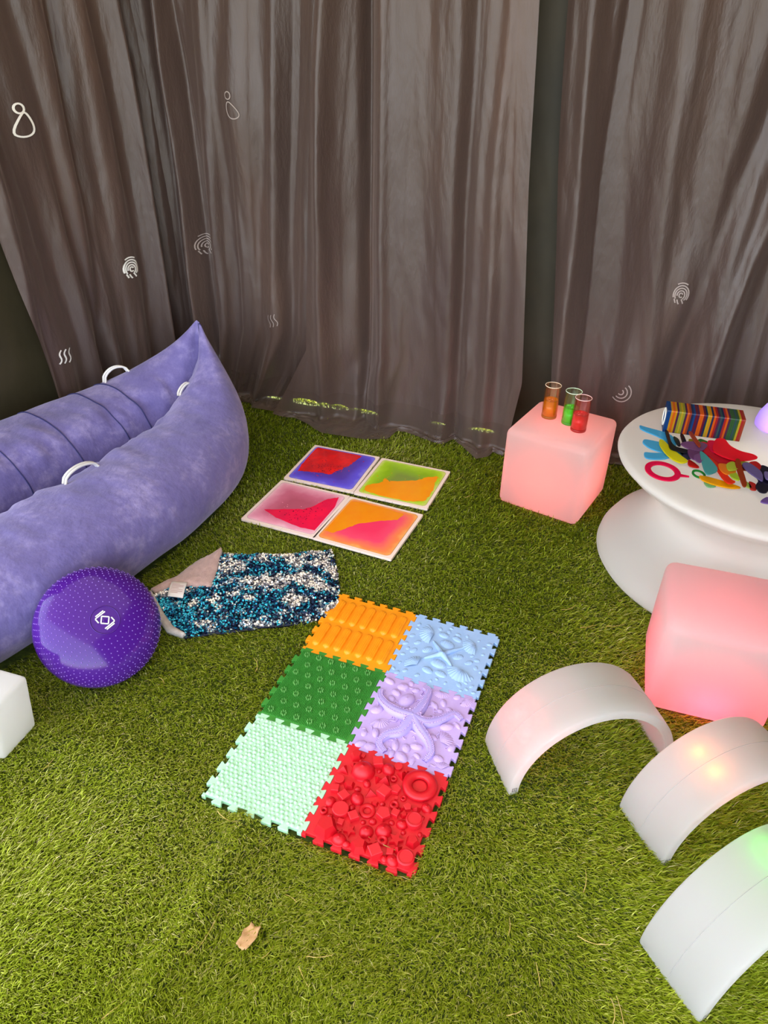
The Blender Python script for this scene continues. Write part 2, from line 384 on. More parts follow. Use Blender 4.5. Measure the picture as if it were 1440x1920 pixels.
keep_out = [shrink(sqp(x, y, a, TS, TS), .985) for x, y, a in TILES] + [shrink(mat_rect, 1.0), shrink(B_TOP+B_BOT[::-1], .96), pod_foot,
    shrink(sqp(FAR_CUBE[0], FAR_CUBE[1], FAR_CUBE[2], .305, .305), .93), shrink(sqp(NEAR_CUBE[0], NEAR_CUBE[1], NEAR_CUBE[2], .285, .285), .93),
    [(TABLE[0]+.41*math.cos(k*.2618), TABLE[1]+.41*math.sin(k*.2618)) for k in range(24)]]
# ---------------------------------------------------------------- blades
def make_grass():
    n = 1080000
    y = .15+3.2*rng.random(n)**1.55; x = (rng.random(n)*2-1)*(.75+.62*y)
    lim = (-.95-.66*(2.9-y)); ok = np.ones(n, bool)
    back = COR.y-.33*(x-COR.x); ok &= (y < back-.10) | ((y > back+.03) & (y < back+.25))
    ang = 2*PI*(vn(x*1.3+20, y*1.3+4)*.35)+PI*1.22+rng.normal(0, .55, n)+.8*(vn(x*7, y*7+30)-.5)
    ln = np.clip(rng.normal(.024, .006, n), .012, .042)*(.75+.5*vn(x*5+11, y*5+3)); lean = np.clip(rng.normal(.80, .22, n), .15, 1.35)
    hx = np.cos(ang)*np.sin(lean)*ln; hy = np.sin(ang)*np.sin(lean)*ln; hz = np.cos(lean)*ln
    for p in keep_out:
        ok &= ~inpoly(x, y, p); ok &= ~inpoly(x+hx*.8, y+hy*.8, p)
    idx = np.nonzero(ok)[0][:560000]
    x, y, ang, ln, hx, hy, hz = [q[idx] for q in (x, y, ang, ln, hx, hy, hz)]; n = len(idx)
    z = np.minimum(turf_h(x, y), .03)-.006; z = np.where(y > 2.6, -.002, z)
    w = (.0006+.0004*y)*rng.uniform(.7, 1.3, n); px, py = -np.sin(ang)*w, np.cos(ang)*w
    V = np.empty((n, 5, 3), np.float32)
    V[:, 0] = np.stack([x-px, y-py, z], -1); V[:, 1] = np.stack([x+px, y+py, z], -1)
    mz = z+hz*.68
    V[:, 2] = np.stack([x+hx*.45+px, y+hy*.45+py, mz], -1); V[:, 3] = np.stack([x+hx*.45-px, y+hy*.45-py, mz], -1)
    V[:, 4] = np.stack([x+hx, y+hy, z+hz], -1)
    me = bpy.data.meshes.new('grass_blades'); me.vertices.add(n*5); me.vertices.foreach_set('co', V.reshape(-1))
    li = (np.arange(n)*5)[:, None]+np.array([0, 1, 2, 3, 3, 2, 4])
    me.loops.add(n*7); me.loops.foreach_set('vertex_index', li.reshape(-1).astype(np.int32))
    me.polygons.add(n*2); st = (np.arange(n)*7)[:, None]+np.array([0, 4]); me.polygons.foreach_set('loop_start', st.reshape(-1).astype(np.int32))
    at = me.attributes.new('tint', 'FLOAT', 'POINT')
    tint = np.clip(rng.normal(.5, .24, n)+.35*(vn(x*2.3+40, y*2.3)-.5), 0, 1); at.data.foreach_set('value', np.repeat(tint, 5).astype(np.float32))
    me.update(); me.validate()
    m, nt, b, out = new_mat('turf blades')
    a = N(nt, 'ShaderNodeAttribute'); a.attribute_name = 'tint'
    r = ramp(nt, a.outputs['Fac'], [(0, S('#647514')), (.35, S('#9bac26')), (.65, S('#bdc842')), (.88, S('#dbdc78')), (1, S('#e0d596'))])
    nt.nodes.remove(b); b = N(nt, 'ShaderNodeBsdfDiffuse'); nt.links.new(r.outputs[0], b.inputs[0])
    t = N(nt, 'ShaderNodeBsdfTranslucent'); nt.links.new(r.outputs[0], t.inputs[0])
    mx = N(nt, 'ShaderNodeMixShader'); mx.inputs[0].default_value = .22
    nt.links.new(b.outputs[0], mx.inputs[1]); nt.links.new(t.outputs[0], mx.inputs[2]); nt.links.new(mx.outputs[0], out.inputs[0])
    o = link('grass_blades', me, m); tag(o, 'soft green artificial grass pile covering the whole floor', 'grass', None, 'stuff')
make_grass()
# ---------------------------------------------------------------- glowing plastic: daylight outside, lamps inside
def glow_plastic(name, col=(.74, .72, .70), trans=(.9, .88, .86), f=.5, rough=.38):
    m, nt, b, out = new_mat(name)
    b.inputs['Base Color'].default_value = (*col, 1); b.inputs['Roughness'].default_value = rough; b.inputs['Specular IOR Level'].default_value = .35
    n = noise_tex(nt, 90, 3, .6); bp = N(nt, 'ShaderNodeBump'); bp.inputs['Strength'].default_value = .08; bp.inputs['Distance'].default_value = .002
    nt.links.new(n.outputs[0], bp.inputs['Height']); nt.links.new(bp.outputs[0], b.inputs['Normal'])
    t = N(nt, 'ShaderNodeBsdfTranslucent'); t.inputs[0].default_value = (*trans, 1)
    mx = N(nt, 'ShaderNodeMixShader'); mx.inputs[0].default_value = f
    nt.links.new(b.outputs[0], mx.inputs[1]); nt.links.new(t.outputs[0], mx.inputs[2]); nt.links.new(mx.outputs[0], out.inputs[0])
    return m
m_glow = glow_plastic('milky lamp plastic'); m_arch = glow_plastic('milky arch plastic', (.72, .70, .68), f=.66); m_cube = glow_plastic('milky cube plastic', (.46, .42, .41), f=.66); m_glow_t = glow_plastic('milky table plastic', (.68, .65, .61))
m_seam = mat('moulding seam plastic', (.40, .38, .36), .5); m_ledge = mat('grey rubber', S('#55504f'), .7)
def sq_center(x, y, a, s): 
    c, n = math.cos(a), math.sin(a); return (x+.5*s*(c-n), y+.5*s*(n+c), 0)
# far pink cube, near pink cube, white block at the left edge
x, y, a, s = FAR_CUBE
t = thing('cube_stool', 'salmon pink glowing plastic cube carrying three liquid tubes, by the curtain gap', 'cube light', sq_center(x, y, a, s), a, 'glowing cubes')
rounded_box('shell', s, s, s, .022, m_cube, t, 4, .02)
point_light('bulb', (0, 0, .13), (1, .12, .09), .62, .06, t)
x, y, a, s = NEAR_CUBE
t = thing('cube_stool', 'pink glowing plastic cube in front of the white round table', 'cube light', sq_center(x, y, a, s), a, 'glowing cubes')
rounded_box('shell', s, s, s, .026, m_cube, t, 4, .03)
point_light('bulb', (.0, -.06, .07), (1, .04, .09), .62, .03, t)
t = thing('cube_stool', 'small white plastic block on the grass, cut by the left picture edge', 'cube light', (-.962, 1.135, 0), -.30)
o = rounded_box('shell', .19, .112, .187, .012, m_glow, t, 4, 0)
for v in o.data.vertices: v.co.x += .03*v.co.z/.18
point_light('bulb', (-.02, 0, .09), (1, .95, .9), .03, .03, t)

# white spool table
t = thing('round_table', 'white glowing spool-shaped round table covered with coloured plastic pieces', 'table', (*TABLE, 0))
prof = [(0, .008), (.30, .006), (TR-.012, .012), (TR, .03), (TR-.004, .05), (.40, .085), (.345, .12), (.30, .155), (.272, .19), (.262, .215), (.272, .245), (.30, .285), (.345, .325), (.395, .355), (TR-.018, .371), (TR-.006, .379), (TR-.003, .387), (TR-.008, .395), (TR-.02, .3995), (TR-.05, .4), (.2, .4), (0, .4)]
V, F = lathe(prof, 96); o = mesh('shell', V, F, m_glow_t, t, True)
point_light('bulb', (0, 0, .2), (1, .93, .82), .55, .08, t)

# three arches
def arch(label, x, y, a, R, h, w, led_th, led_cols, mark=True):
    t = thing('arch_light', label, 'arch light', (x, y, 0), a, 'white arch lights')
    T = .024; n = 72
    # profile across the width: outer skin gently crowned, edges rounded
    prof = [(0, .004), (.0015, .0012), (.005, 0), (.03, -.0012), (w*.5, -.0018), (w-.03, -.0012), (w-.005, 0), (w-.0015, .0012), (w, .004), (w, T-.004), (w-.002, T-.001), (w-.006, T), (.006, T), (.002, T-.001), (0, T-.004)]
    V = []
    for i in range(n+1):
        th = PI*i/n
        for u, d in prof:
            V.append((R-(R-d)*math.cos(th), -u, max((h-d)*math.sin(th), 0)))
    m = len(prof); F = grid_faces(n+1, m, True); F.append(tuple(range(m))[::-1]); F.append(tuple(n*m+k for k in range(m)))
    o = mesh('shell', V, F, m_arch, t, True)
    pts = [(R-(R+.0018)*math.cos(PI*i/60), -w*.5, (h+.0018)*math.sin(PI*i/60)) for i in range(1, 60)]
    V, F = tube(pts, .0005, 5); mesh('mould_seam', V, F, m_seam, t, True)
    for u, c, pw in led_cols:
        d = .0165; point_light('led', (R-(R-d)*math.cos(led_th), -u*w, (h-d)*math.sin(led_th)), c, pw, .006, t)
    if mark:      # little printed square with a quarter mark inside, on the edge by the foot
        bm = bmesh.new()
        def q(x0, z0, x1, z1): 
            vs = [bm.verts.new(p) for p in ((x0, -w-.0006, z0), (x1, -w-.0006, z0), (x1, -w-.0006, z1), (x0, -w-.0006, z1))]; bm.faces.new(vs)
        x0, z0, s = .006, .010, .012
        q(x0, z0, x0+s, z0+.0015); q(x0, z0+s-.0015, x0+s, z0+s); q(x0, z0, x0+.0015, z0+s); q(x0+s-.0015, z0, x0+s, z0+s)
        q(x0+.004, z0+.004, x0+.0085, z0+.0055); q(x0+.004, z0+.004, x0+.0055, z0+.009); q(x0+.0072, z0+.004, x0+.0085, z0+.0075)
        bm_obj('printed_mark', bm, m_ledge, t)['label'] = 'small dark square printed mark'
    return t
RED, ORG, GRN = (1, .01, .012), (1, .19, .0), (.05, 1, .03)
arch('white plastic arch with two red light spots, beside the near pink cube', .2543, 1.134, .2508, .209, .216, .156, .68, [(.30, RED, .03), (.65, RED, .03)])
arch('white plastic arch with two orange light spots, middle of the three', .5372, .9604, .3363, .197, .216, .150, 1.16, [(.32, ORG, .016), (.65, ORG, .016)])
arch('white plastic arch with a green light spot, nearest to the camera', .4974, .6729, .45, .195, .225, .150, 1.62, [(.30, GRN, .016), (.65, GRN, .016)])

# ---------------------------------------------------------------- inflatable pod seat
m_sue, nt, b, out = new_mat('blue violet suede')
tc = N(nt, 'ShaderNodeTexCoord')
n1 = noise_tex(nt, 7, 5, .65, tc.outputs['Object'], mapscale=(1, 1, 1.4)); n2 = noise_tex(nt, 38, 4, .7, tc.outputs['Object'])
ml = N(nt, 'ShaderNodeMath', operation='MULTIPLY_ADD'); nt.links.new(n2.outputs[0], ml.inputs[0]); ml.inputs[1].default_value = .5; nt.links.new(n1.outputs[0], ml.inputs[2])
r = ramp(nt, ml.outputs[0], [(.45, S('#5a5289')), (.75, S('#6e659b')), (1, S('#9389b6'))]); nt.links.new(r.outputs[0], b.inputs['Base Color'])
b.inputs['Roughness'].default_value = .75; b.inputs['Sheen Weight'].default_value = .35; b.inputs['Sheen Tint'].default_value = (.85, .8, 1, 1); b.inputs['Specular IOR Level'].default_value = .25
n3 = noise_tex(nt, 14, 4, .6, tc.outputs['Object'], mapscale=(1, 1, .6)); bp = N(nt, 'ShaderNodeBump'); bp.inputs['Strength'].default_value = .45; bp.inputs['Distance'].default_value = .02
nt.links.new(n3.outputs[0], bp.inputs['Height']); nt.links.new(bp.outputs[0], b.inputs['Normal'])
m_line = mat('dark blue seam thread', S('#2c2f62'), .7); m_hand = mat('clear white handle plastic', S('#dcd9d6'), .3, .5)
def pod_pt(side, t, th, lift=0.):
    w = POD[4] if side > 0 else POD[5]
    o = max(pod_out(t, w), .004); i = POD[11]*max(0, 1-(abs(t)/.8)**2)
    zt = POD[6]+(POD[7]-POD[6])*abs(t)**POD[10]; zb = .12*abs(t)**12
    zt += .012*(1-t*t)                       # plump middle
    i = min(i, o*.6); c, rw, zc, rh = (o+i)/2, (o-i)/2, (zt+zb)/2, (zt-zb)/2
    se = lambda v: math.copysign(abs(v)**.85, v)
    k = 1+lift/max(rw, .03)
    lat = c+rw*k*se(math.cos(th)); z = zc+rh*(1+lift/rh)*se(math.sin(th))
    # gathers along the inner rim and soft dents in the skin
    f = abs(t)**9; lat *= 1-.75*f*max(0, (z-zc)/rh)**1.5; z += .03*abs(t)**24*max(0, (z-zc)/rh)
    inner = max(0, math.sin(th))*max(0, -math.cos(th)+.5)
    wr = .016*inner*ns(t*16, th*1.6, side*4.)+.006*ns(t*5, th*1.2, side*7.)+.006*inner*ns(t*38, th*2, side*3)
    wr -= .05*inner*max(0, .16-abs(ns(t*7, th*.7, side*5.)))*(1 if side > 0 else .3)
    lat += wr*math.cos(th)*min(1, rw/.05); z += wr*math.sin(th)
    p = PM+PA*(t*PL)+PB*(side*lat); return Vector((p.x, p.y, max(z, .003)))
pod = thing('inflatable_seat', 'large blue violet suede inflatable pod seat with pointed ends and handles', 'seat')
ts = [math.sin(v*PI/2) for v in np.linspace(-1, 1, 141)]; ms = 56
for side in (1, -1):
    V = [pod_pt(side, t, 2*PI*k/ms) for t in ts for k in range(ms)]
    o = mesh('side_bolster', V, grid_faces(len(ts), ms, True)+[tuple(range(ms)), tuple((len(ts)-1)*ms+k for k in range(ms))], m_sue, pod, True)
    for tt in ((.685, .575, .36, .13, -.12) if side < 0 else ()):
        V, F = tube([pod_pt(side, tt+.012*math.sin(th*2), th, .0015) for th in np.linspace(.9, 3.7, 40)], .0022, 6); mesh('seam', V, F, m_line, o, True)
    if side > 0:
        V, F = tube([pod_pt(side, t, 5.25, .002) for t in np.linspace(-.97, .985, 120)], .004, 6); mesh('piping', V, F, mat('piping cord', S('#4b4a8a'), .7), o, True)
        V, F = tube([pod_pt(side, .996, th, .001) for th in np.linspace(.3, PI-.2, 10)], .002, 6); mesh('seam', V, F, m_line, o, True)
V = []
for t in np.linspace(-.85, .85, 30):
    for q in np.linspace(-1, 1, 9):
        p = PM+PA*(t*PL)+PB*(q*(.06+POD[11]*max(0, 1-(abs(t)/.8)**2))); V.append((p.x, p.y, .10-.03*(1-q*q)))
mesh('seat_cushion', V, grid_faces(30, 9), m_sue, pod, True)
def handle(side, t0, t1, th, rise, lean):
    a, b_ = pod_pt(side, t0, th, .0), pod_pt(side, t1, th, .0); parts = []
    n_ = Vector((0, 0, 1))+PB*lean
    for off in (-.006, .006):
        ax = PB*off; pts = []
        for k in range(15):
            u = k/14; e = min(1, math.sin(PI*u)**.45 if 0 < u < 1 else 0)
            pts.append(a.lerp(b_, u)+n_*(rise*e)+ax)
        parts.append(tube(pts, .0045, 8))
    V, F = join(parts); mesh('handle', V, F, m_hand, pod, True)['label'] = 'pale clear carrying handle'
handle(-1, .71, .80, 1.2, .035, -.3); handle(1, .09, .235, 2.0, .03, -.2); handle(1, .79, .86, 2.35, .012, -.6)

# ---------------------------------------------------------------- purple wobble cushion leaning on the seat
BC = Vector((-.752, 1.383, .128)); BR, BH = .160, .082
camd = (Vector((0, 0, HC))-BC).normalized(); axis = (camd+r2*.22+u2*.22).normalized()
m_pur, nt, b, out = new_mat('glossy purple vinyl')
b.inputs['Base Color'].default_value = (*S('#471880'), 1); b.inputs['Roughness'].default_value = .16; b.inputs['Specular IOR Level'].default_value = .35; b.inputs['Coat Weight'].default_value = .1; b.inputs['Coat Roughness'].default_value = .05
ball = thing('wobble_cushion', 'round glossy purple wobble cushion with nubs, leaning against the blue seat', 'cushion', BC)
ball.rotation_euler = (axis.to_track_quat('Z', 'X').to_matrix() @ Matrix.Rotation(.0, 3, 'Z')).to_euler()
def bprof(f):        # f: -1 bottom .. 1 top
    a = f*PI/2; return BR*math.copysign(abs(math.cos(a))**.78, 1), BH*math.copysign(abs(math.sin(a))**.92, math.sin(a))
V, F = lathe([bprof(f) for f in np.linspace(-.999, .999, 61)], 96); mesh('body', V, F, m_pur, ball, True)
parts = []
ico = bmesh.new(); bmesh.ops.create_icosphere(ico, subdivisions=1, radius=1); iv = [v.co.copy() for v in ico.verts]; iF = [tuple(v.index for v in f.verts) for f in ico.faces]; ico.free()
def sphere_at(p, r, sq=1.): return [(p[0]+v.x*r, p[1]+v.y*r, p[2]+v.z*r*sq) for v in iv], iF
for f in np.linspace(.13, .86, 15):
    R_, z_ = bprof(f); cnt = max(10, int(2*PI*R_/.0155))
    for k in range(cnt):
        aa = 2*PI*(k+.5*(int(f*100) % 2))/cnt+f*3; parts.append(sphere_at((R_*math.cos(aa), R_*math.sin(aa), z_), .0018))
V, F = join(parts); o = mesh('nubs', V, F, mat('pale purple nubs', S('#8a63c4'), .25), ball, True); o['kind'] = 'stuff'
V, F = tube([(.036*math.cos(2*PI*k/48), .036*math.sin(2*PI*k/48), bprof(.90)[1]+.001) for k in range(48)], .0015, 6, True); mesh('valve_ring', V, F, m_pur, ball, True)
def plate(boxes, z, m, name, par, rot=0):
    parts = []
    for x0, y0, x1, y1, wd in boxes:
        d = Vector((x1-x0, y1-y0)); d.normalize(); nx, ny = -d.y*wd/2, d.x*wd/2
        P = [(x0+nx, y0+ny), (x1+nx, y1+ny), (x1-nx, y1-ny), (x0-nx, y0-ny)]
        c, s = math.cos(rot), math.sin(rot); P = [(x*c-y*s, x*s+y*c) for x, y in P]
        if area(P) < 0: P.reverse()
        parts.append(prism(P, z, z+.0008))
    V, F = join(parts); return mesh(name, V, F, m, par)
lz = bprof(.955)[1]+.0012
q = .0128
logo = [(-q, 0, 0, -q, .003), (0, -q, q, 0, .003), (q, 0, 0, q, .003), (0, q, -q, 0, .003),
        (-.016, .0172, .014, .0172, .003), (-.012, .0215, .012, .0215, .003), (-.014, -.0172, .016, -.0172, .003), (-.012, -.0215, .012, -.0215, .003),
        (-.0165, .0165, -.0165, .004, .003), (.0165, -.0165, .0165, -.004, .003)]
ex = ball.rotation_euler.to_matrix() @ Vector((1, 0, 0))
plate(logo, lz, m_ink, 'logo', ball, math.radians(42)-math.atan2(ex.dot(u2), ex.dot(r2)))['label'] = 'white diamond and bar logo at the valve'

# ---------------------------------------------------------------- sequin blanket
m_flc = mat('pink grey fleece', S('#c9a79e'), .95, .1, S('#b4948c'), 60, .6, 260, sheen=.5)
m_flw = mat('pale fleece underside', S('#cfc4bb'), .95, .1, S('#b9aea6'), 60, .6, 260, sheen=.4)
def resample(pts, n):
    P = np.array(pts); d = np.r_[0, np.cumsum(np.hypot(*np.diff(P, axis=0).T))]; s = np.linspace(0, d[-1], n)
    return np.stack([np.interp(s, d, P[:, 0]), np.interp(s, d, P[:, 1])], -1)
NUB, NVB = 100, 60
bt, bb = resample(B_TOP, NUB), resample(B_BOT, NUB)
def bl_h(u, v): 
    e = min(u, 1-u, v, 1-v)
    return .005+.010*min(1, e*14)+.009*max(0, ns(u*5.5+v*2, v*4, 3))+.006*ns(u*13-v*4, v*9, 5)+.010*math.exp(-((u-.12)/.07)**2)*max(0, ns(v*5, u*3, 9))
def bl_pt(u, v, lift=0):
    i = u*(NUB-1); i0 = min(int(i), NUB-2); f = i-i0
    a = bb[i0]*(1-f)+bb[i0+1]*f; c = bt[i0]*(1-f)+bt[i0+1]*f; p = a*(1-v)+c*v
    rb = .010*math.sin(v*PI)*max(0, u-.9)*10+.003*ns(u*30, v*8)
    return Vector((p[0]+rb, p[1]+.003*ns(u*25, v*25, 4), max(bl_h(u, v), .004)+lift))
bk = thing('sequin_blanket', 'blue and silver sequin blanket with a folded pink fleece corner, lying on grass', 'blanket')
def slab(name, P, nu, nv, thick, m, par):
    V = [tuple(p) for p in P]+[(p.x, p.y, max(p.z-thick, .001)) for p in P]; k = nu*nv
    F = grid_faces(nu, nv); F += [tuple(i+k for i in f[::-1]) for f in F]
    bd = [i*nv for i in range(nu)]+[(nu-1)*nv+j for j in range(1, nv)]+[i*nv+nv-1 for i in range(nu-2, -1, -1)]+[j for j in range(nv-2, 0, -1)]
    F += [(bd[i], bd[i-1], bd[i-1]+k, bd[i]+k) for i in range(len(bd))]
    return mesh(name, V, F, m, par, True)
slab('backing', [bl_pt(u, v) for u in np.linspace(0, 1, NUB) for v in np.linspace(0, 1, NVB)], NUB, NVB, .02, mat('navy sequin cloth', S('#10152c'), .6), bk)
fold_o = [(-.712, 1.662), (-.655, 1.727), (-.607, 1.81), (-.54, 1.876)]; fold_i = [(-.697, 1.652), (-.64, 1.684), (-.528, 1.681), (-.533, 1.865)]
fo, fi = resample(fold_o, 30), resample(fold_i, 30); P = []
for i in range(30):
    for j in range(14):
        v = j/13; p = fi[i]*(1-v)+fo[i]*v; P.append(Vector((p[0], p[1], .020+.012*math.sin(PI*v)**.6+.004*ns(i*.25, j*.3, 8)+.003*ns(i*.6, j*.8, 2))))
slab('folded_corner', P, 30, 14, .014, m_flc, bk)['label'] = 'folded over pink fleece corner'
eo, ei = resample([(-.716, 1.655), (-.672, 1.56), (-.617, 1.487), (-.567, 1.466)], 24), resample([(-.702, 1.65), (-.648, 1.565), (-.604, 1.505), (-.56, 1.476)], 24); P = []
for i in range(24):
    for j in range(6):
        v = j/5; p = ei[i]*(1-v)+eo[i]*v; P.append(Vector((p[0], p[1], .020+.006*math.sin(PI*v))))
slab('turned_edge', P, 24, 6, .014, m_flw, bk)['label'] = 'pale fleece edge'
tagp = [(-.650, 1.686), (-.601, 1.682), (-.598, 1.609), (-.646, 1.617)]
P = [Vector((*(np.array(tagp[3])*(1-v)*(1-u)+np.array(tagp[2])*(1-v)*u+np.array(tagp[0])*v*(1-u)+np.array(tagp[1])*v*u), .036+.006*math.sin(v*3))) for u in np.linspace(0, 1, 6) for v in np.linspace(0, 1, 6)]
ct = slab('care_tag', P, 6, 6, .001, mat('white label cloth', S('#efe6e2'), .8), bk)
P = []
for k in range(7):
    v = .2+.09*k
    P.append((v, .12, .88 if k % 3 else .6))
bm = bmesh.new()
for v, u0, u1 in P:
    def tp_(u, v): 
        q = np.array(tagp[3])*(1-v)*(1-u)+np.array(tagp[2])*(1-v)*u+np.array(tagp[0])*v*(1-u)+np.array(tagp[1])*v*u
        return (q[0], q[1], .0372+.006*math.sin(v*3))
    bm.faces.new([bm.verts.new(tp_(*a_)) for a_ in ((u0, v), (u1, v), (u1, v+.025), (u0, v+.025))])
bm_obj('tag_print', bm, mat('pink print', S('#c79a98'), .8), ct)
def sequins():
    n = 15000; V = np.empty((n, 6, 3), np.float32); C_ = np.empty((n, 4), np.float32); k = 0; spread = np.array(fold_i+[(-.60, 1.81)])
    fold_poly = [tuple(p) for p in fi]+[tuple(p) for p in fo[::-1]]
    rr = rng.random((n*2, 6)); i = 0
    while k < n and i < n*2:
        u, v = rr[i, 0], rr[i, 1]; i += 1
        p = bl_pt(u, v, .002+.002*rr[i-1, 2])
        if inpoly(np.array([p.x]), np.array([p.y]), fold_poly)[0]: continue
        if u < .06 and v < .9: pass
        flip = 1.2*ns(p.x*13, p.y*16, 1.)+.8*ns(p.x*34, p.y*34, 2.)+.6*(u-.62)+.25*(v-.5)+.6*(rr[i-1, 5]-.5)
        tilt = .25+.5*rr[i-1, 3]; az = 2*PI*rr[i-1, 4]
        nrm = Vector((math.cos(az)*math.sin(tilt), math.sin(az)*math.sin(tilt), math.cos(tilt)))
        a = nrm.cross(Vector((0, 0, 1))).normalized(); c = nrm.cross(a); r = .0033
        for j in range(6): V[k, j] = p+a*(r*math.cos(j*PI/3))+c*(r*math.sin(j*PI/3))
        if flip > .22: col = (.95, .93, .93)
        elif flip > .02: col = (.5, .66, .78)
        else:
            q = rr[i-1, 2]; col = (.04, .24+.25*q, .50+.25*q) if q+.5*(.5-u) > .62 else (.02, .04, .12)
        C_[k] = (*col, 1); k += 1
    V = V[:k]; C_ = C_[:k]; n = k
    me = bpy.data.meshes.new('sequins'); me.vertices.add(n*6); me.vertices.foreach_set('co', V.reshape(-1))
    me.loops.add(n*6); me.loops.foreach_set('vertex_index', np.arange(n*6, dtype=np.int32)); me.polygons.add(n); me.polygons.foreach_set('loop_start', (np.arange(n)*6).astype(np.int32))
    at = me.attributes.new('foil', 'FLOAT_COLOR', 'POINT'); at.data.foreach_set('color', np.repeat(C_, 6, axis=0).reshape(-1))
    me.update(); me.validate()
    m, nt, b, out = new_mat('sequin foil'); a = N(nt, 'ShaderNodeAttribute'); a.attribute_name = 'foil'
    nt.links.new(a.outputs['Color'], b.inputs['Base Color']); b.inputs['Metallic'].default_value = .85; b.inputs['Roughness'].default_value = .22
    o = link('sequins', me, m, bk); o['kind'] = 'stuff'; o['label'] = 'blue, navy and silver sequins'
sequins()
# ---------------------------------------------------------------- four liquid gel floor tiles
m_frame = mat('pale pink tile border', S('#fbe4d8'), .4, .4)
def rsq(h, r, n=6):
    P = []
    for cx, cy, a0 in ((h-r, h-r, 0), (-h+r, h-r, 90), (-h+r, -h+r, 180), (h-r, -h+r, 270)):
        for k in range(n+1):
            a = math.radians(a0+90*k/n); P.append((cx+r*math.cos(a), cy+r*math.sin(a)))
    return P
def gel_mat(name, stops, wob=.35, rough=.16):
    """gel whose colour changes from the middle of its pouch to the border"""
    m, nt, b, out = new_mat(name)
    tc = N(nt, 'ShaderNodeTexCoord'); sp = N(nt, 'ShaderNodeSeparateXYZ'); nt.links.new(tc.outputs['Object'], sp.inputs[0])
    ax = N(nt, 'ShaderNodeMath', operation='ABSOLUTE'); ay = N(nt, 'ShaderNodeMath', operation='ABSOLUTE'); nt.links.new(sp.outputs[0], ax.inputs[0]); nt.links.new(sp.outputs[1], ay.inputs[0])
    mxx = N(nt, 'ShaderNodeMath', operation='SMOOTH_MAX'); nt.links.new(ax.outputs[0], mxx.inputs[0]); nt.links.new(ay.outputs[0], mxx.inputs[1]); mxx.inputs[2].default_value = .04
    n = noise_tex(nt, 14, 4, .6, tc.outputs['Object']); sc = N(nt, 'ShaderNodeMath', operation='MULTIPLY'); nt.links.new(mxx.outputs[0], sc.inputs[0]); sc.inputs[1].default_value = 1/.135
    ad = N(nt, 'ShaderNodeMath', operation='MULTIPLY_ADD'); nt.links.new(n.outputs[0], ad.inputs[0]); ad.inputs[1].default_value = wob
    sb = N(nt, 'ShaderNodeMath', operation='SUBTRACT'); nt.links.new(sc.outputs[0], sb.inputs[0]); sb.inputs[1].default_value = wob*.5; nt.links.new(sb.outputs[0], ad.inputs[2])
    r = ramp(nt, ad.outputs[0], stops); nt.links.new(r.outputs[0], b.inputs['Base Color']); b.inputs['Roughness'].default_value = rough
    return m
def jag(poly, amt, seed, n=4):
    P = []
    for i in range(len(poly)):
        a, c = poly[i], poly[(i+1) % len(poly)]
        for k in range(n):
            u = k/n; x, y = a[0]*(1-u)+c[0]*u, a[1]*(1-u)+c[1]*u
            P.append((x+amt*ns(x*90, y*90, seed), y+amt*ns(x*90, y*90, seed+7)))
    return P
BLOBS = [[(-0.121, 0.135), (-0.07, 0.155), (0.007, 0.146), (0.076, 0.121), (0.066, 0.073), (0.053, 0.019), (0.033, -0.017), (0.016, -0.058), (-0.043, -0.067), (-0.063, -0.04), (-0.115, -0.081), (-0.123, -0.05), (-0.133, 0.032), (-0.137, 0.105)],
[(-0.125, -0.086), (-0.076, -0.039), (-0.072, -0.005), (-0.049, -0.022), (0.007, 0.008), (0.048, 0.025), (0.074, 0.069), (0.112, 0.085), (0.118, 0.034), (0.13, -0.063), (0.119, -0.104), (0.063, -0.127), (-0.039, -0.133), (-0.111, -0.118)],
[(-0.099, -0.065), (-0.019, -0.028), (0.035, -0.005), (0.057, 0.029), (0.076, 0.085), (0.113, 0.119), (0.136, 0.016), (0.137, -0.063), (0.134, -0.108), (0.073, -0.113), (-0.036, -0.093)],
[(-0.138, 0.116), (-0.076, 0.126), (0.023, 0.124), (0.084, 0.117), (0.077, 0.073), (0.018, 0.035), (-0.038, -0.008), (-0.066, -0.055), (-0.096, -0.096), (-0.126, -0.093), (-0.131, -0.029), (-0.143, 0.059)]]
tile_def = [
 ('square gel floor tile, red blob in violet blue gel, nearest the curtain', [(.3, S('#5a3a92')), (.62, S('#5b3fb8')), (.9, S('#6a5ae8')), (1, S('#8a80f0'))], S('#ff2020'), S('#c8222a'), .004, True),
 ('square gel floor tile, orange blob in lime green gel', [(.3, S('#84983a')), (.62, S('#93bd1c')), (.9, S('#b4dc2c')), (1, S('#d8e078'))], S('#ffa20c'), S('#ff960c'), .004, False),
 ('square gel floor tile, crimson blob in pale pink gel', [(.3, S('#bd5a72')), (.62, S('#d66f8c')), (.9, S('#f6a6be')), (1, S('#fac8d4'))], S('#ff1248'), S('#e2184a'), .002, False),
 ('square gel floor tile, hot pink gel with orange at the top left', [(.3, S('#ff3a66')), (.62, S('#ff4d72')), (.9, S('#ff8a4e')), (1, S('#ffb060'))], S('#ff8f0c'), S('#ff9c10'), .002, False)]
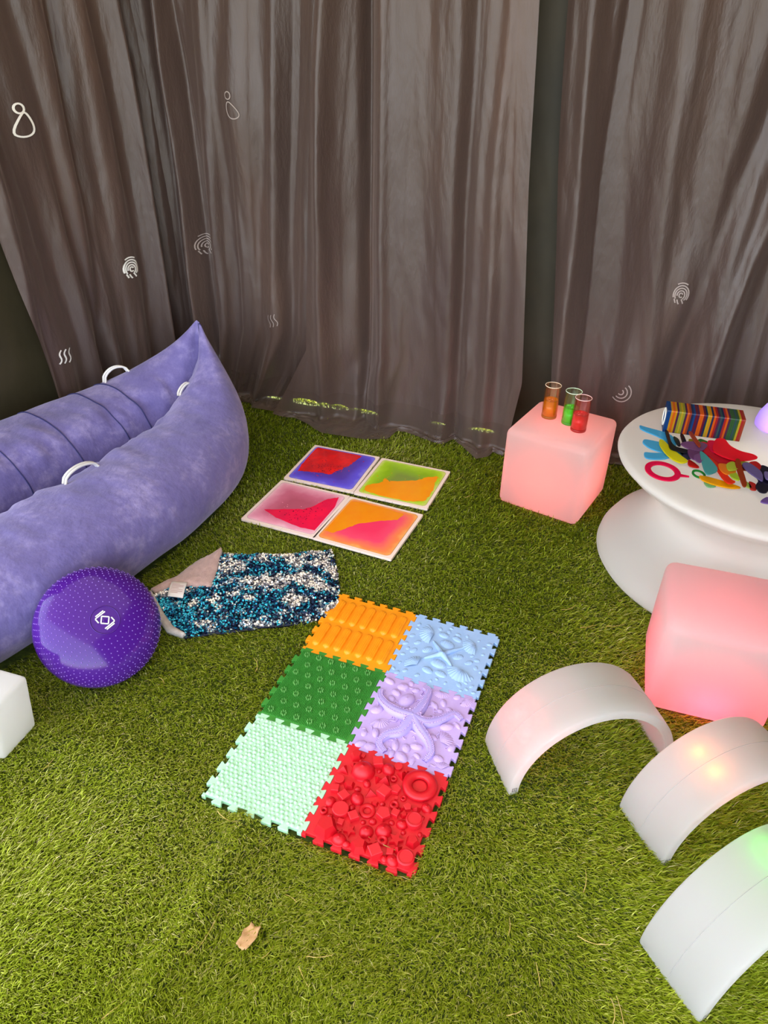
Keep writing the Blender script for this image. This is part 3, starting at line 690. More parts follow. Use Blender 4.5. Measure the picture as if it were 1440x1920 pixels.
for k, ((x, y, a), (lab, stops, c1, c2, amt, frag)) in enumerate(zip(TILES, tile_def)):
    c, s = math.cos(a), math.sin(a); hx = TS/2
    t = thing('gel_tile', lab, 'floor tile', (x+hx*c-hx*s, y+hx*s+hx*c, .003), a, 'liquid gel floor tiles')
    h = TS/2-.0015
    V, F = prism(rsq(h, .004, 3), 0, .009); base = mesh('border', V, F, m_frame, t)
    # gel pouch: shallow pillow inside the border
    hp = TS/2-.014; ng = 40; V = []
    ring = rsq(hp, .016, 8); V = [(0, 0, .0118)]; rings = 10
    for q in range(1, rings+1):
        u = q/rings
        V += [(px_*u, py_*u, .0092+.0026*(1-u**4)) for px_, py_ in ring]
    m_ = len(ring); F = [(0, 1+i, 1+(i+1) % m_) for i in range(m_)]
    for q in range(rings-1):
        o0 = 1+q*m_; F += [(o0+i, o0+m_+i, o0+m_+(i+1) % m_, o0+(i+1) % m_) for i in range(m_)]
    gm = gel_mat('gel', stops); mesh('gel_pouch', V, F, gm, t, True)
    V, F = tube([(px_, py_, .0092) for px_, py_ in ring], .0009, 5, True); mesh('pouch_weld', V, F, mat('weld line', tuple(v*.6 for v in stops[-1][1]), .4), t, True)
    # second dye: a blob that has not mixed, plus loose droplets
    inside = lambda p: max(abs(p[0]), abs(p[1])) < hp-.004
    clampf = lambda p: (max(-hp+.006, min(hp-.006, p[0])), max(-hp+.006, min(hp-.006, p[1])))
    poly = [clampf(p) for p in jag(BLOBS[k], amt*2, k*3., 6)]
    if area(poly) < 0: poly.reverse()
    bmx = mat('blob dye', c1, .18, .5, c2, 16)
    def zof(px_, py_): return .0092+.0026*(1-(max(abs(px_), abs(py_))/hp)**4)+.0004
    bm = bmesh.new(); fv = [bm.verts.new((p[0], p[1], 0)) for p in poly]; f_ = bm.faces.new(fv)
    bmesh.ops.triangulate(bm, faces=[f_]); bmesh.ops.subdivide_edges(bm, edges=bm.edges[:], cuts=3, use_grid_fill=True)
    for v in bm.verts: v.co.z = zof(v.co.x, v.co.y)
    bm_obj('dye_blob', bm, bmx, t, True)
    parts = []; rs = random.Random(k)
    for q in range((70, 50, 60, 8)[k]):
        i0 = rs.randrange(len(poly)); px_, py_ = poly[i0]; dd = rs.gauss(0, .018); px_ += dd; py_ += rs.gauss(0, .018)
        if not inside((px_, py_)) or inpoly(np.array([px_]), np.array([py_]), poly)[0]: continue
        r0 = rs.uniform(.0008, .0032); ell = rs.uniform(.6, 1); z = zof(px_, py_)
        V = [(px_+r0*math.cos(j*PI/4), py_+r0*ell*math.sin(j*PI/4), z) for j in range(8)]; parts.append((V, [tuple(range(8))]))
    if parts:
        V, F = join(parts); o = mesh('droplets', V, F, bmx if k != 2 else mat('pale droplets', S('#f090a8'), .2), t); o['kind'] = 'stuff'
    if k in (0, 2):
        parts = []
        for q in range(90):
            px_, py_ = rs.gauss(-.02 if k == 0 else .03, .04), rs.gauss(-.02 if k == 0 else -.03, .05 if k else .03)
            if not inpoly(np.array([px_]), np.array([py_]), poly)[0] or not inside((px_, py_)): continue
            r0 = rs.uniform(.0007, .0024); z = zof(px_, py_)+.0004
            parts.append(([(px_+r0*math.cos(j*PI/4), py_+r0*math.sin(j*PI/4), z) for j in range(8)], [tuple(range(8))]))
        V, F = join(parts); o = mesh('droplets', V, F, mat('dark droplets', S('#5a0f2c'), .2), t); o['kind'] = 'stuff'

# ---------------------------------------------------------------- six puzzle massage mats
NT = 6; PP = CELL/NT; TA = .0062
def wave():
    P = [(0, 0)]
    for k in range(NT):
        b0 = k*PP
        if k == 0: P += [(b0+.24*PP, 0), (b0+.20*PP, .6*TA)]
        else: P += [(b0+.28*PP, -TA), (b0+.31*PP, -.7*TA), (b0+.205*PP, .6*TA)]
        P += [(b0+.215*PP, .9*TA), (b0+.26*PP, TA), (b0+.74*PP, TA), (b0+.785*PP, .9*TA), (b0+.795*PP, .6*TA)]
        if k == NT-1: P += [(b0+.76*PP, 0), (b0+PP, 0)]
        else: P += [(b0+.69*PP, -.7*TA), (b0+.72*PP, -TA)]
    return P
WV = wave()
def mat_outline():
    h = CELL/2
    bot = [(x-h, -h+o) for x, o in WV]; right = [(h+o, x-h) for x, o in WV]
    top = [(x-h, h+o) for x, o in WV][::-1]; left = [(-h+o, x-h) for x, o in WV][::-1]
    P = bot[:-1]+right[:-1]+top[:-1]+left[:-1]
    return [(x*.9965, y*.9965) for x, y in P]
OUT = mat_outline(); MZ = .011
def puzzle_mat(label, col, row, m):
    cx, cy = (col+.5)*CELL, -(row+.5)*CELL
    t = thing('puzzle_mat', label, 'puzzle mat', (MX+cx*cM-cy*sM, MY+cx*sM+cy*cM, .004), MA, 'puzzle massage mats joined two by three')
    bm = bmesh.new(); f = bm.faces.new([bm.verts.new((x, y, 0)) for x, y in OUT])
    ex = bmesh.ops.extrude_face_region(bm, geom=[f]); top = [g for g in ex['geom'] if isinstance(g, bmesh.types.BMFace)]
    for v in [g for g in ex['geom'] if isinstance(g, bmesh.types.BMVert)]: v.co.z = MZ
    edges = [e for e in top[0].edges]
    bmesh.ops.bevel(bm, geom=edges, offset=.0010, segments=2, profile=.5, affect='EDGES', clamp_overlap=True)
    o = bm_obj('base', bm, m, t)
    return t, o
def rubber(name, c, c2=None): return mat(name, c, .42, .45, c2, 30, .10, 420)
m_or = rubber('orange rubber', S('#ffa011'), S('#f59408')); m_bl = rubber('light blue rubber', S('#a3c3ec'), S('#98bae6')); m_gr = rubber('green rubber', S('#3c9032'), S('#35842c'))
m_li = rubber('lilac rubber', S('#c8aee6'), S('#bfa4df')); m_mi = rubber('mint rubber', S('#bdebc5'), S('#b2e4bb')); m_rd = rubber('red rubber', S('#d40a1e'), S('#c8081a'))
m_lb = rubber('lilac blue rubber', S('#b3a3e6'))
_cache = {}
def shared(key, fn):
    if key not in _cache:
        V, F = fn(); me = bpy.data.meshes.new(key[0]); me.from_pydata([tuple(v) for v in V], [], F); _cache[key] = me
    return _cache[key]
def piece(name, key, fn, m, par, loc, rz=0, sc=(1, 1, 1), smooth=True):
    me = shared((name,)+key+(m.name,), fn); o = link(name, me, m, par, smooth); o.location = loc; o.rotation_euler = (0, 0, rz); o.scale = sc; return o
def dome_fn(seg=18, rings=6, k=1.):
    prof = [(math.cos(a)**.9, math.sin(a)) for a in np.linspace(0, PI/2-.001, rings)]; return lathe(prof, seg)
def frustum(n, r0, r1, h, rot=0, bev=.0):
    V = []
    for r, z in ((r0, 0), (r0, h*.0)) and ((r0, 0), (r0*.98+r1*.02, h*.75*0+h*(1-bev)), (r1*(1-bev), h)) if bev else ((r0, 0), (r1, h)):
        V += [(r*math.cos(2*PI*k/n+rot), r*math.sin(2*PI*k/n+rot), z) for k in range(n)]
    rows = len(V)//n; F = grid_faces(rows, n, True); F.append(tuple((rows-1)*n+k for k in range(n))); return V, F
# orange: two rows of ridged bars
t, _ = puzzle_mat('orange puzzle mat with rows of long ridged bars, touching the sequin blanket', 0, 0, m_or)
def bar_fn(L=.096, w=.025, h=.010):
    V = []; nu, nv = 26, 21
    for i in range(nu):
        y = -L/2+L*i/(nu-1); e = abs(y)-(L/2-w/2); k = math.sqrt(max(0, 1-(e/(w/2))**2)) if e > 0 else 1
        for j in range(nv):
            q = -1+2*j/(nv-1); z = h*math.sqrt(max(0, 1-q*q))*k**.8
            z += .0011*math.cos(q*PI*5.0)*(1 if abs(q) < .93 else 0)*k
            V.append((q*w/2*max(k, .02), y, max(z, 0)))
    return V, grid_faces(nu, nv)
for rr_ in (0, 1):
    for k in range(7):
        piece('ridged_bar', (), bar_fn, m_or, t, (-.0975+.0325*k, (.052 if rr_ == 0 else -.056), MZ-.0005), 0)
# light blue: shells, ribbed ovals, a starfish and pebbles
t, _ = puzzle_mat('light blue puzzle mat with raised shells, pebbles and a starfish', 1, 0, m_bl)
def shell_fn(ribs=9):
    V = [(0, -.55, .10)]; na, nr_ = ribs*4+1, 8
    for i in range(na):
        a = math.radians(25+130*i/(na-1)); rib = .5+.5*math.cos(2*PI*ribs*i/(na-1))
        for j in range(1, nr_+1):
            u = j/nr_; R = 1.5*u*(1-.06*(1-rib)); z = .42*math.sin(PI*min(u*1.0, 1)**.8)*(.62+.38*math.sin((a-math.radians(25))/math.radians(130)*PI))*(.78+.22*rib)
            V.append((R*math.cos(a), -.55+R*math.sin(a), max(z, 0)))
    F = [(0, 1+i*nr_, 1+(i+1)*nr_) for i in range(na-1)]
    for i in range(na-1):
        for j in range(nr_-1): F.append((1+i*nr_+j, 1+i*nr_+j+1, 1+(i+1)*nr_+j+1, 1+(i+1)*nr_+j))
    return V, F
def oval_fn(ribs=7):
    V = []; nu, nv = ribs*4+1, 11
    for i in range(nu):
        x = -1+2*i/(nu-1); k = math.sqrt(max(1e-4, 1-x*x)); rib = .5+.5*math.cos(2*PI*ribs*i/(nu-1))
        for j in range(nv):
            q = -1+2*j/(nv-1); V.append((x, q*.66*k, .42*k*math.sqrt(max(0, 1-q*q))*(.8+.2*rib)))
    return V, grid_faces(nu, nv)
BLUE = [('shell', -0.0642, 0.0587, 0.0312, 200), ('shell', 0.0624, 0.0549, 0.0275, 215), ('shell', -0.0674, -0.0617, 0.0257, 150), ('shell', 0.061, -0.0555, 0.0323, 250), ('oval', -0.0216, 0.0708, 0.0169, -10), ('oval', 0.0181, 0.0692, 0.0154, -20), ('oval', -0.0016, 0.0389, 0.0228, -15), ('oval', -0.0826, 0.0161, 0.0117, 50), ('oval', -0.0826, -0.0181, 0.0125, 60), ('oval', -0.0477, -0.0016, 0.0161, 45), ('oval', 0.0393, 0.0024, 0.0161, 30), ('oval', -0.0031, -0.0418, 0.0235, -10), ('oval', 0.0731, -0.0074, 0.0125, 40), ('oval', -0.0235, -0.0747, 0.0169, -20), ('oval', 0.0138, -0.0745, 0.0176, -15)]
BSTAR = [(-0.003, -0.0052), (-0.0434, 0.0369), (0.0442, 0.0427), (0.0351, -0.0388), (-0.0497, -0.0406)]
BPEB = [(-0.1019, 0.0876), (-0.0747, 0.0906), (-0.0386, 0.0922), (-0.1007, 0.0687), (-0.1054, 0.037), (-0.1134, 0.0012), (-0.1005, -0.0156), (-0.1062, -0.042), (-0.1023, -0.0757), (-0.1108, -0.1021), (-0.097, -0.1124), (-0.0791, -0.0984), (-0.0435, -0.102), (-0.0029, -0.1078), (0.0349, -0.1013), (0.0704, -0.0935), (0.0857, -0.0809), (0.103, -0.0869), (0.0931, -0.1016), (0.0935, -0.058), (0.0956, -0.019), (0.0749, 0.0214), (0.1018, 0.037), (0.098, 0.0644), (0.0775, 0.0857), (0.0422, 0.0915), (0.0158, 0.0885), (-0.01, 0.1063), (0.1081, 0.0832), (0.0913, 0.0092), (-0.012, 0.09), (0.111, -0.0287), (0.113, -0.1063), (0.0802, -0.111), (0.0094, -0.0962)]
for k, x, y, r_, a in BLUE:
    if k == 'shell': piece('shell', (), shell_fn, m_bl, t, (x, y, MZ-.0005), math.radians(a-90), (r_*.95, r_*.95, r_*.8))
    else: piece('ribbed_oval', (), oval_fn, m_bl, t, (x, y, MZ-.0005), math.radians(a), (r_, r_, r_*.8))
parts = [tube([(BSTAR[0][0], BSTAR[0][1], MZ+.003)]+[(BSTAR[0][0]*(1-u)+p[0]*u, BSTAR[0][1]*(1-u)+p[1]*u, MZ+.003-.002*u) for u in (.3, .6, .85, 1)], [.0095, .0075, .0055, .004, .0015], 10) for p in BSTAR[1:]]
V, F = join(parts); mesh('starfish', V, F, m_bl, t, True)
rs = random.Random(5)
for x, y in BPEB:
    r_ = rs.uniform(.0055, .0095); piece('pebble', (), dome_fn, m_bl, t, (x, y, MZ-.0005), rs.uniform(0, 6), (r_, r_*.72, .0028))
# green: bristles and crown nubs
t, _ = puzzle_mat('dark green puzzle mat of fine bristles with rows of crown-shaped nubs', 0, 1, m_gr)
def crown_fn():
    parts = []
    for k in range(7):
        a = 2*PI*k/7; x, y = .0058*math.cos(a), .0058*math.sin(a)
        V = [(x+.0021*math.cos(q*PI/2.), y+.0021*math.sin(q*PI/2.), 0) for q in range(4)]+[(x*1.12+.0012*math.cos(q*PI/2.), y*1.12+.0012*math.sin(q*PI/2.), .0085) for q in range(4)]
        parts.append((V, [(0, 1, 5, 4), (1, 2, 6, 5), (2, 3, 7, 6), (3, 0, 4, 7), (4, 5, 6, 7)]))
    return join(parts)
m_gc = rubber('worn pale green rubber', S('#86bd6a'), S('#62a850'))
for j in range(7):
    for i in range(6):
        x = -.098+.036*i+(.018 if j % 2 else 0); y = -.102+.034*j
        piece('crown_nub', (), crown_fn, m_gc, t, (x, y, MZ-.0005), .3*i, (1, 1, 1), False)
parts = []
for i in range(58):
    for j in range(58):
        x, y = -.1155+.00405*i, -.1155+.00405*j; q = .0015
        parts.append(([(x-q, y-q, MZ-.0003), (x+q, y-q, MZ-.0003), (x+q, y+q, MZ-.0003), (x-q, y+q, MZ-.0003), (x, y, MZ+.0042)], [(0, 1, 4), (1, 2, 4), (2, 3, 4), (3, 0, 4)]))
V, F = join(parts); o = mesh('bristles', V, F, m_gr, t); o['kind'] = 'stuff'
# lilac: octopus-like star with suckers, pebbles and shells
t, _ = puzzle_mat('lilac puzzle mat with a big raised sea star and suckers', 1, 1, m_li)
ARMS = [[(-0.0068, 0.0065), (-0.0506, 0.0086), (-0.0828, 0.0197), (-0.1062, 0.039), (-0.1134, 0.0612)], [(-0.0068, 0.0065), (0.0024, 0.0418), (0.005, 0.0753), (0.0034, 0.1039), (-0.0122, 0.1125)], [(-0.0068, 0.0065), (0.0309, 0.0023), (0.0621, 0.0263), (0.0863, 0.0556), (0.1101, 0.0456)], [(-0.0068, 0.0065), (0.0245, -0.0231), (0.0536, -0.0483), (0.0691, -0.0779), (0.0611, -0.1054)], [(-0.0068, 0.0065), (-0.0189, -0.0442), (-0.0465, -0.0664), (-0.056, -0.0958), (-0.0335, -0.1154)]]
LOBJ = [('peb', -0.039, 0.0536, 0.0257), ('peb', -0.0773, 0.0464, 0.011), ('peb', 0.051, 0.0815, 0.0132), ('peb', 0.0507, 0.0532, 0.0092), ('peb', -0.0991, -0.0029, 0.0165), ('peb', -0.1012, -0.0809, 0.011), ('peb', -0.0728, -0.1205, 0.0154), ('peb', -0.0965, -0.1138, 0.0154), ('shell', -0.0763, -0.0368, 0.0257), ('shell', 0.0877, -0.0274, 0.0294), ('peb', 0.0095, -0.0858, 0.0139), ('peb', 0.0309, -0.0719, 0.0165), ('peb', -0.0177, -0.0877, 0.0165), ('peb', 0.0817, 0.0112, 0.0183), ('shell', 0.1047, 0.1071, 0.022), ('peb', -0.1039, 0.0994, 0.0165), ('peb', -0.0632, 0.0942, 0.0165), ('shell', 0.0363, 0.1087, 0.022), ('peb', 0.0314, 0.0655, 0.0147), ('peb', -0.0285, 0.0953, 0.011), ('peb', 0.0597, -0.0313, 0.0125), ('shell', 0.1025, -0.1025, 0.0202), ('peb', 0.1058, 0.0246, 0.011), ('peb', 0.09, -0.0852, 0.0139), ('peb', 0.0784, 0.1131, 0.011), ('peb', 0.0076, -0.1164, 0.0183), ('peb', -0.0174, -0.1194, 0.0125), ('peb', 0.0408, -0.0962, 0.011), ('peb', -0.0751, -0.0704, 0.0147), ('peb', 0.0712, 0.0654, 0.0095), ('peb', -0.0476, 0.1134, 0.0095), ('peb', -0.0731, 0.069, 0.0147), ('peb', 0.11, -0.0438, 0.0125), ('shell', 0.036, -0.1154, 0.0147)]
def catmull(P, n=6):
    Q = []; P = [P[0]]+list(P)+[P[-1]]
    for i in range(1, len(P)-2):
        for k in range(n):
            u = k/n; Q.append(tuple(.5*((2*P[i][d])+(-P[i-1][d]+P[i+1][d])*u+(2*P[i-1][d]-5*P[i][d]+4*P[i+1][d]-P[i+2][d])*u*u+(-P[i-1][d]+3*P[i][d]-3*P[i+1][d]+P[i+2][d])*u**3) for d in (0, 1)))
    Q.append(tuple(P[-2])); return Q
for A_ in ARMS:
    q = catmull(A_, 6); n_ = len(q); rad = [.0185-.0115*(k/(n_-1)) for k in range(n_)]
    V, F = tube([(x, y, MZ-.001) for x, y in q], rad, 12); arm = mesh('star_arm', V, F, m_lb, t, True)
    parts = []
    for k in range(2, n_-1):
        x, y = q[k]; dx, dy = q[k+1][0]-q[k-1][0], q[k+1][1]-q[k-1][1]; l = math.hypot(dx, dy) or 1
        for sg in (1, -1):
            px_, py_ = x-dy/l*rad[k]*.45*sg, y+dx/l*rad[k]*.45*sg
            parts.append(tube([(px_+.0026*math.cos(a), py_+.0026*math.sin(a), MZ-.001+rad[k]*.86) for a in np.linspace(0, 2*PI, 8, endpoint=False)], .0011, 5, True))
    V, F = join(parts); o = mesh('suckers', V, F, m_li, arm, True)
cx0, cy0 = ARMS[0][0]
for k in range(22):
    a = k*2.39996; r0 = .0052*math.sqrt(k); piece('sucker_bead', (), dome_fn, m_li, t, (cx0+r0*math.cos(a), cy0+r0*math.sin(a), MZ+.008), 0, (.0046, .0046, .007))
for k, x, y, r_ in LOBJ:
    if max(abs(x), abs(y)) > .114: x, y = max(-.113, min(.113, x)), max(-.113, min(.113, y))
    a = rs.uniform(0, 6)
    if k == 'shell': piece('shell', (), shell_fn, m_li, t, (x, y, MZ-.0005), a, (r_*.8, r_*.8, r_*.55))
    else: piece('pebble', (), dome_fn, m_li, t, (x, y, MZ-.0005), a, (r_, r_*rs.uniform(.55, .8), r_*.45))
parts = []
for k in range(46):       # wrinkled weed-like relief between the stones
    x, y = rs.uniform(-.108, .108), rs.uniform(-.108, .108); a = rs.uniform(0, 6); L = rs.uniform(.012, .03)
    pts = [(x+math.cos(a)*L*(u-.5)-math.sin(a)*.004*math.sin(u*7), y+math.sin(a)*L*(u-.5)+math.cos(a)*.004*math.sin(u*7), MZ+.0004) for u in np.linspace(0, 1, 9)]
    parts.append(tube(pts, [.0008+.0018*math.sin(PI*u) for u in np.linspace(.05, .95, 9)], 5))
V, F = join(parts); o = mesh('relief_strands', V, F, m_li, t, True); o['kind'] = 'stuff'
# mint: dense cobble bumps
t, _ = puzzle_mat('pale mint puzzle mat covered in small rounded cobbles', 0, 2, m_mi)
parts = []
dv, df = dome_fn(8, 4)
for j in range(23):
    for i in range(20):
        x = -.113+.0118*i+(.0059 if j % 2 else 0)+rs.uniform(-.002, .002); y = -.113+.01025*j+rs.uniform(-.0012, .0012)
        if abs(x) > .117: continue
        r_ = rs.uniform(.0038, .0062); hh = rs.uniform(.0025, .006); a = rs.uniform(0, 6); e = rs.uniform(.75, 1)
        parts.append(([(x+(v[0]*math.cos(a)-v[1]*e*math.sin(a))*r_, y+(v[0]*math.sin(a)+v[1]*e*math.cos(a))*r_, MZ-.0005+v[2]*hh) for v in dv], df))
V, F = join(parts); o = mesh('cobble_bumps', V, F, m_mi, t, True); o['kind'] = 'stuff'
# red: geometric blocks
m_rb = rubber('red mat base rubber', S('#e0202e'), S('#d81c2a'))  # base red lightened: the sheen on the flat rubber is put into its colour
t, _ = puzzle_mat('bright red puzzle mat studded with geometric blocks, rings and domes', 1, 2, m_rb)
REDP = [('dome', -0.0602, 0.0637, 0.0313), ('torus', 0.0745, 0.0762, 0.0469), ('disc', 0.0734, 0.0758, 0.0219), ('dome', -0.0456, -0.0055, 0.0194), ('dome', -0.0434, -0.1089, 0.0181), ('dome', -0.0081, 0.0907, 0.0188), ('torus', -0.0138, -0.0242, 0.0213), ('disc', -0.0681, -0.0458, 0.0206), ('button', 0.0909, -0.0115, 0.0203), ('button', 0.1027, -0.099, 0.0206), ('dome', 0.0371, -0.0558, 0.0206), ('dome', 0.0038, -0.0717, 0.0181), ('dome', 0.0778, -0.1114, 0.0163), ('dome', 0.0607, -0.1133, 0.01), ('cube', 0.0379, -0.1073, 0.0188), ('gem', -0.0803, -0.0945, 0.0313), ('gem', 0.0012, -0.1066, 0.0235), ('cube', -0.0756, -0.0117, 0.0156), ('cube', 0.0051, 0.0293, 0.0188), ('pent', 0.0233, -0.0206, 0.0181), ('pent', 0.0269, 0.0468, 0.0138), ('cube', -0.0366, 0.0983, 0.0172), ('disc', 0.0109, 0.1077, 0.0109), ('disc', -0.1027, 0.0251, 0.0131), ('cube', -0.1014, -0.0014, 0.0131), ('dome', -0.0978, -0.035, 0.0156), ('ring', -0.102, -0.0593, 0.0103), ('ring', 0.0121, 0.0725, 0.01), ('ring', 0.0429, -0.0772, 0.0131), ('ring', 0.0497, 0.0339, 0.0081), ('cube', -0.0357, -0.0496, 0.015), ('cube', 0.0464, -0.0086, 0.0125), ('cube', -0.0565, -0.0716, 0.01), ('star', -0.0302, -0.0826, 0.0156), ('star', 0.0693, -0.0667, 0.0181), ('star', -0.0504, -0.088, 0.0063), ('dome', -0.0482, -0.0294, 0.0094), ('dome', -0.0402, 0.038, 0.0113), ('dome', -0.0541, 0.0175, 0.0094), ('dome', 0.1056, 0.029, 0.0144), ('dome', 0.0682, -0.0273, 0.0144), ('pyr', -0.1041, 0.0524, 0.0163), ('pyr', -0.0229, 0.0181, 0.0163), ('pyr', -0.0035, 0.0617, 0.0175), ('pyr', 0.0799, -0.0855, 0.015), ('gem', -0.0765, 0.0205, 0.0163), ('gem', -0.0915, 0.0989, 0.0194), ('pyr', -0.0885, 0.0728, 0.0106), ('star', 0.0311, 0.1033, 0.0081), ('dome', -0.0258, -0.1123, 0.0106), ('dome', -0.0117, -0.0524, 0.0069), ('dome', 0.0072, -0.0434, 0.01), ('cube', 0.0347, 0.0294, 0.0056), ('pyr', 0.0875, 0.0162, 0.0144), ('gem', 0.1028, -0.0559, 0.0188), ('star', 0.0249, -0.0869, 0.0131), ('dome', 0.0111, 0.0041, 0.0075), ('gem', -0.0049, -0.0008, 0.0106), ('ring', 0.0368, 0.0101, 0.0125), ('pyr', 0.0554, 0.0076, 0.0081), ('dome', 0.046, -0.0308, 0.0081), ('pent', 0.0662, 0.0162, 0.0106), ('dome', 0.0774, -0.0424, 0.0069), ('cube', 0.067, -0.0957, 0.0106), ('dome', -0.0845, -0.0663, 0.0081), ('cube', -0.0774, 0.1046, 0.0075), ('dome', -0.0267, 0.0802, 0.0069), ('pyr', 0.0258, 0.0887, 0.0138), ('dome', 0.1039, 0.0046, 0.0069), ('gem', 0.0647, -0.0041, 0.0106), ('dome', -0.0774, 0.0916, 0.0056), ('pyr', -0.0206, 0.0579, 0.0125), ('dome', 0.1121, -0.0339, 0.0069)]
m_rp = rubber('worn pinkish red rubber', S('#e2222e'), S('#d81a28'))  # discs, buttons, cubes and pentagons get a slightly lighter red
def torus_fn(R=.72, r=.29):
    return tube([(R*math.cos(a), R*math.sin(a), r*.75) for a in np.linspace(0, 2*PI, 28, endpoint=False)], r, 12, True)
def star_fn():
    P = [((1 if k % 2 == 0 else .45)*math.cos(PI*k/5), (1 if k % 2 == 0 else .45)*math.sin(PI*k/5)) for k in range(10)]; return prism(P, 0, .62)
def gem_fn():
    V, _ = frustum(5, 1, .62, .7); V2 = V+[]; F = grid_faces(2, 5, True); F.append(tuple(5+k for k in range(5))); return V2, F
for k, x, y, r_ in REDP:
    r_ *= .9; x, y = max(-.112, min(.112, x)), max(-.113, min(.113, y)); a = rs.uniform(0, 6); z = MZ-.0005
    if k == 'dome': piece('dome', (), dome_fn, m_rd, t, (x, y, z), a, (r_, r_*.88, r_*1.0))
    elif k == 'torus': piece('ring', (1,), torus_fn, m_rd, t, (x, y, z), a, (r_*.95, r_*.95, r_*.75))
    elif k == 'ring': piece('ring', (2,), lambda: torus_fn(.64, .36), m_rd, t, (x, y, z), a, (r_, r_, r_*1.3))
    elif k == 'disc': piece('disc', (), lambda: frustum(24, 1, .97, .75, 0, .08), m_rp, t, (x, y, z), a, ((r_, r_, r_) if x < .06 or y < .06 else (r_*.85, r_*.85, r_*.22)), False)
    elif k == 'button':
        o = piece('button', (), lambda: frustum(28, 1, .98, .8, 0, .08), m_rp, t, (x, y, z), a, (r_, r_, r_*1.05), False)
        V, F = tube([(.82*math.cos(q), .82*math.sin(q), .80) for q in np.linspace(0, 2*PI, 28, endpoint=False)], .07, 6, True); mesh('rim', V, F, m_rd, o, True)
    elif k == 'cube': piece('cube', (), lambda: frustum(4, 1.1, 1.02, 1.1, .3, .06), m_rp, t, (x, y, z), a, (r_*.95, r_*.95, r_*.95), False)
    elif k == 'pent': piece('pentagon', (), lambda: frustum(5, 1, .96, .9, 0, .06), m_rp, t, (x, y, z), a, (r_, r_, r_*1.05), False)
    elif k == 'gem': piece('gem', (), gem_fn, m_rd, t, (x, y, z), a, (r_, r_, r_*1.15), False)
    elif k == 'pyr': piece('pyramid', (), lambda: frustum(3, 1.15, .05, 1.0), m_rd, t, (x, y, z), a, (r_, r_, r_*1.15), False)
    elif k == 'star': piece('star', (), star_fn, m_rd, t, (x, y, z), a, (r_, r_, r_*1.05), False)

# ---------------------------------------------------------------- three tubes of coloured liquid on the far cube
def clear(name, tint):
    m, nt, b, out = new_mat(name)
    g = N(nt, 'ShaderNodeBsdfGlossy'); g.inputs['Roughness'].default_value = .05; g.inputs[0].default_value = (*tint, 1)
    tpp = N(nt, 'ShaderNodeBsdfTransparent'); tpp.inputs[0].default_value = (*[.86+.14*v for v in tint], 1)
    fr = N(nt, 'ShaderNodeLayerWeight'); fr.inputs[0].default_value = .35
    ml = N(nt, 'ShaderNodeMath', operation='MULTIPLY_ADD'); nt.links.new(fr.outputs['Facing'], ml.inputs[0]); ml.inputs[1].default_value = .4; ml.inputs[2].default_value = .03
    mx = N(nt, 'ShaderNodeMixShader'); nt.links.new(ml.outputs[0], mx.inputs[0]); nt.links.new(tpp.outputs[0], mx.inputs[1]); nt.links.new(g.outputs[0], mx.inputs[2]); nt.links.new(mx.outputs[0], out.inputs[0])
    return m
for lab, x, y, lh, c, tint in (('clear tube half full of orange liquid', .591, 2.318, .068, S('#f08c08'), (1, .72, .4)), ('clear tube half full of green liquid, between the other two', .653, 2.269, .062, S('#43e010'), (.7, 1, .6)), ('clear tube half full of red liquid, nearest the camera', .674, 2.215, .063, S('#f01408'), (1, .5, .45))):
    t = thing('liquid_tube', lab+', on the salmon cube', 'tube', (x, y, FAR_CUBE[3]+.003), 0, 'liquid tubes'); R_ = .0275; Ht = .122
    V, F = lathe([(R_-.0015, .012), (R_-.0015, Ht), (R_, Ht+.0008), (R_+.0006, Ht-.002), (R_, .0)], 40); F = [f for f in F if len(f) == 4]
    mesh('glass', V, F, clear('tube glass', tint), t, True)
    V, F = lathe([(0, .001), (R_-.001, .001), (R_-.0005, .004), (R_-.0005, .010), (0, .010)], 40); mesh('base', V, F, mat('tube base', tuple(v*.45 for v in c), .15, .5, translucent=.3), t, True)
    V, F = lathe([(0, .0105), (R_-.0022, .0105), (R_-.0022, lh), (R_-.004, lh-.0012), (0, lh-.0015)], 40); liq = mesh('liquid', V, F, mat('liquid dye', c, .06, .5, translucent=.4), t, True)
    V, F = tube([(R_*math.cos(a), R_*math.sin(a), Ht) for a in np.linspace(0, 2*PI, 40, endpoint=False)], .0011, 6, True); mesh('rim', V, F, mat('tinted rim', tuple(.35+.65*v for v in tint), .2), t, True)
    V, F = tube([((R_-.003)*math.cos(a), (R_-.003)*math.sin(a), lh) for a in np.linspace(0, 2*PI, 40, endpoint=False)], .0010, 5, True); mesh('meniscus', V, F, mat('meniscus', tuple(v*.6 for v in c), .1), liq, True)
    V, F = join([sphere_at((rs.uniform(-.015, .015), rs.uniform(-.015, .015), lh), rs.uniform(.001, .0025)) for _ in range(7)]); o = mesh('bubbles', V, F, mat('bubble', tuple(min(1, v*1.2+.1) for v in c), .1), liq, True); o['kind'] = 'stuff'

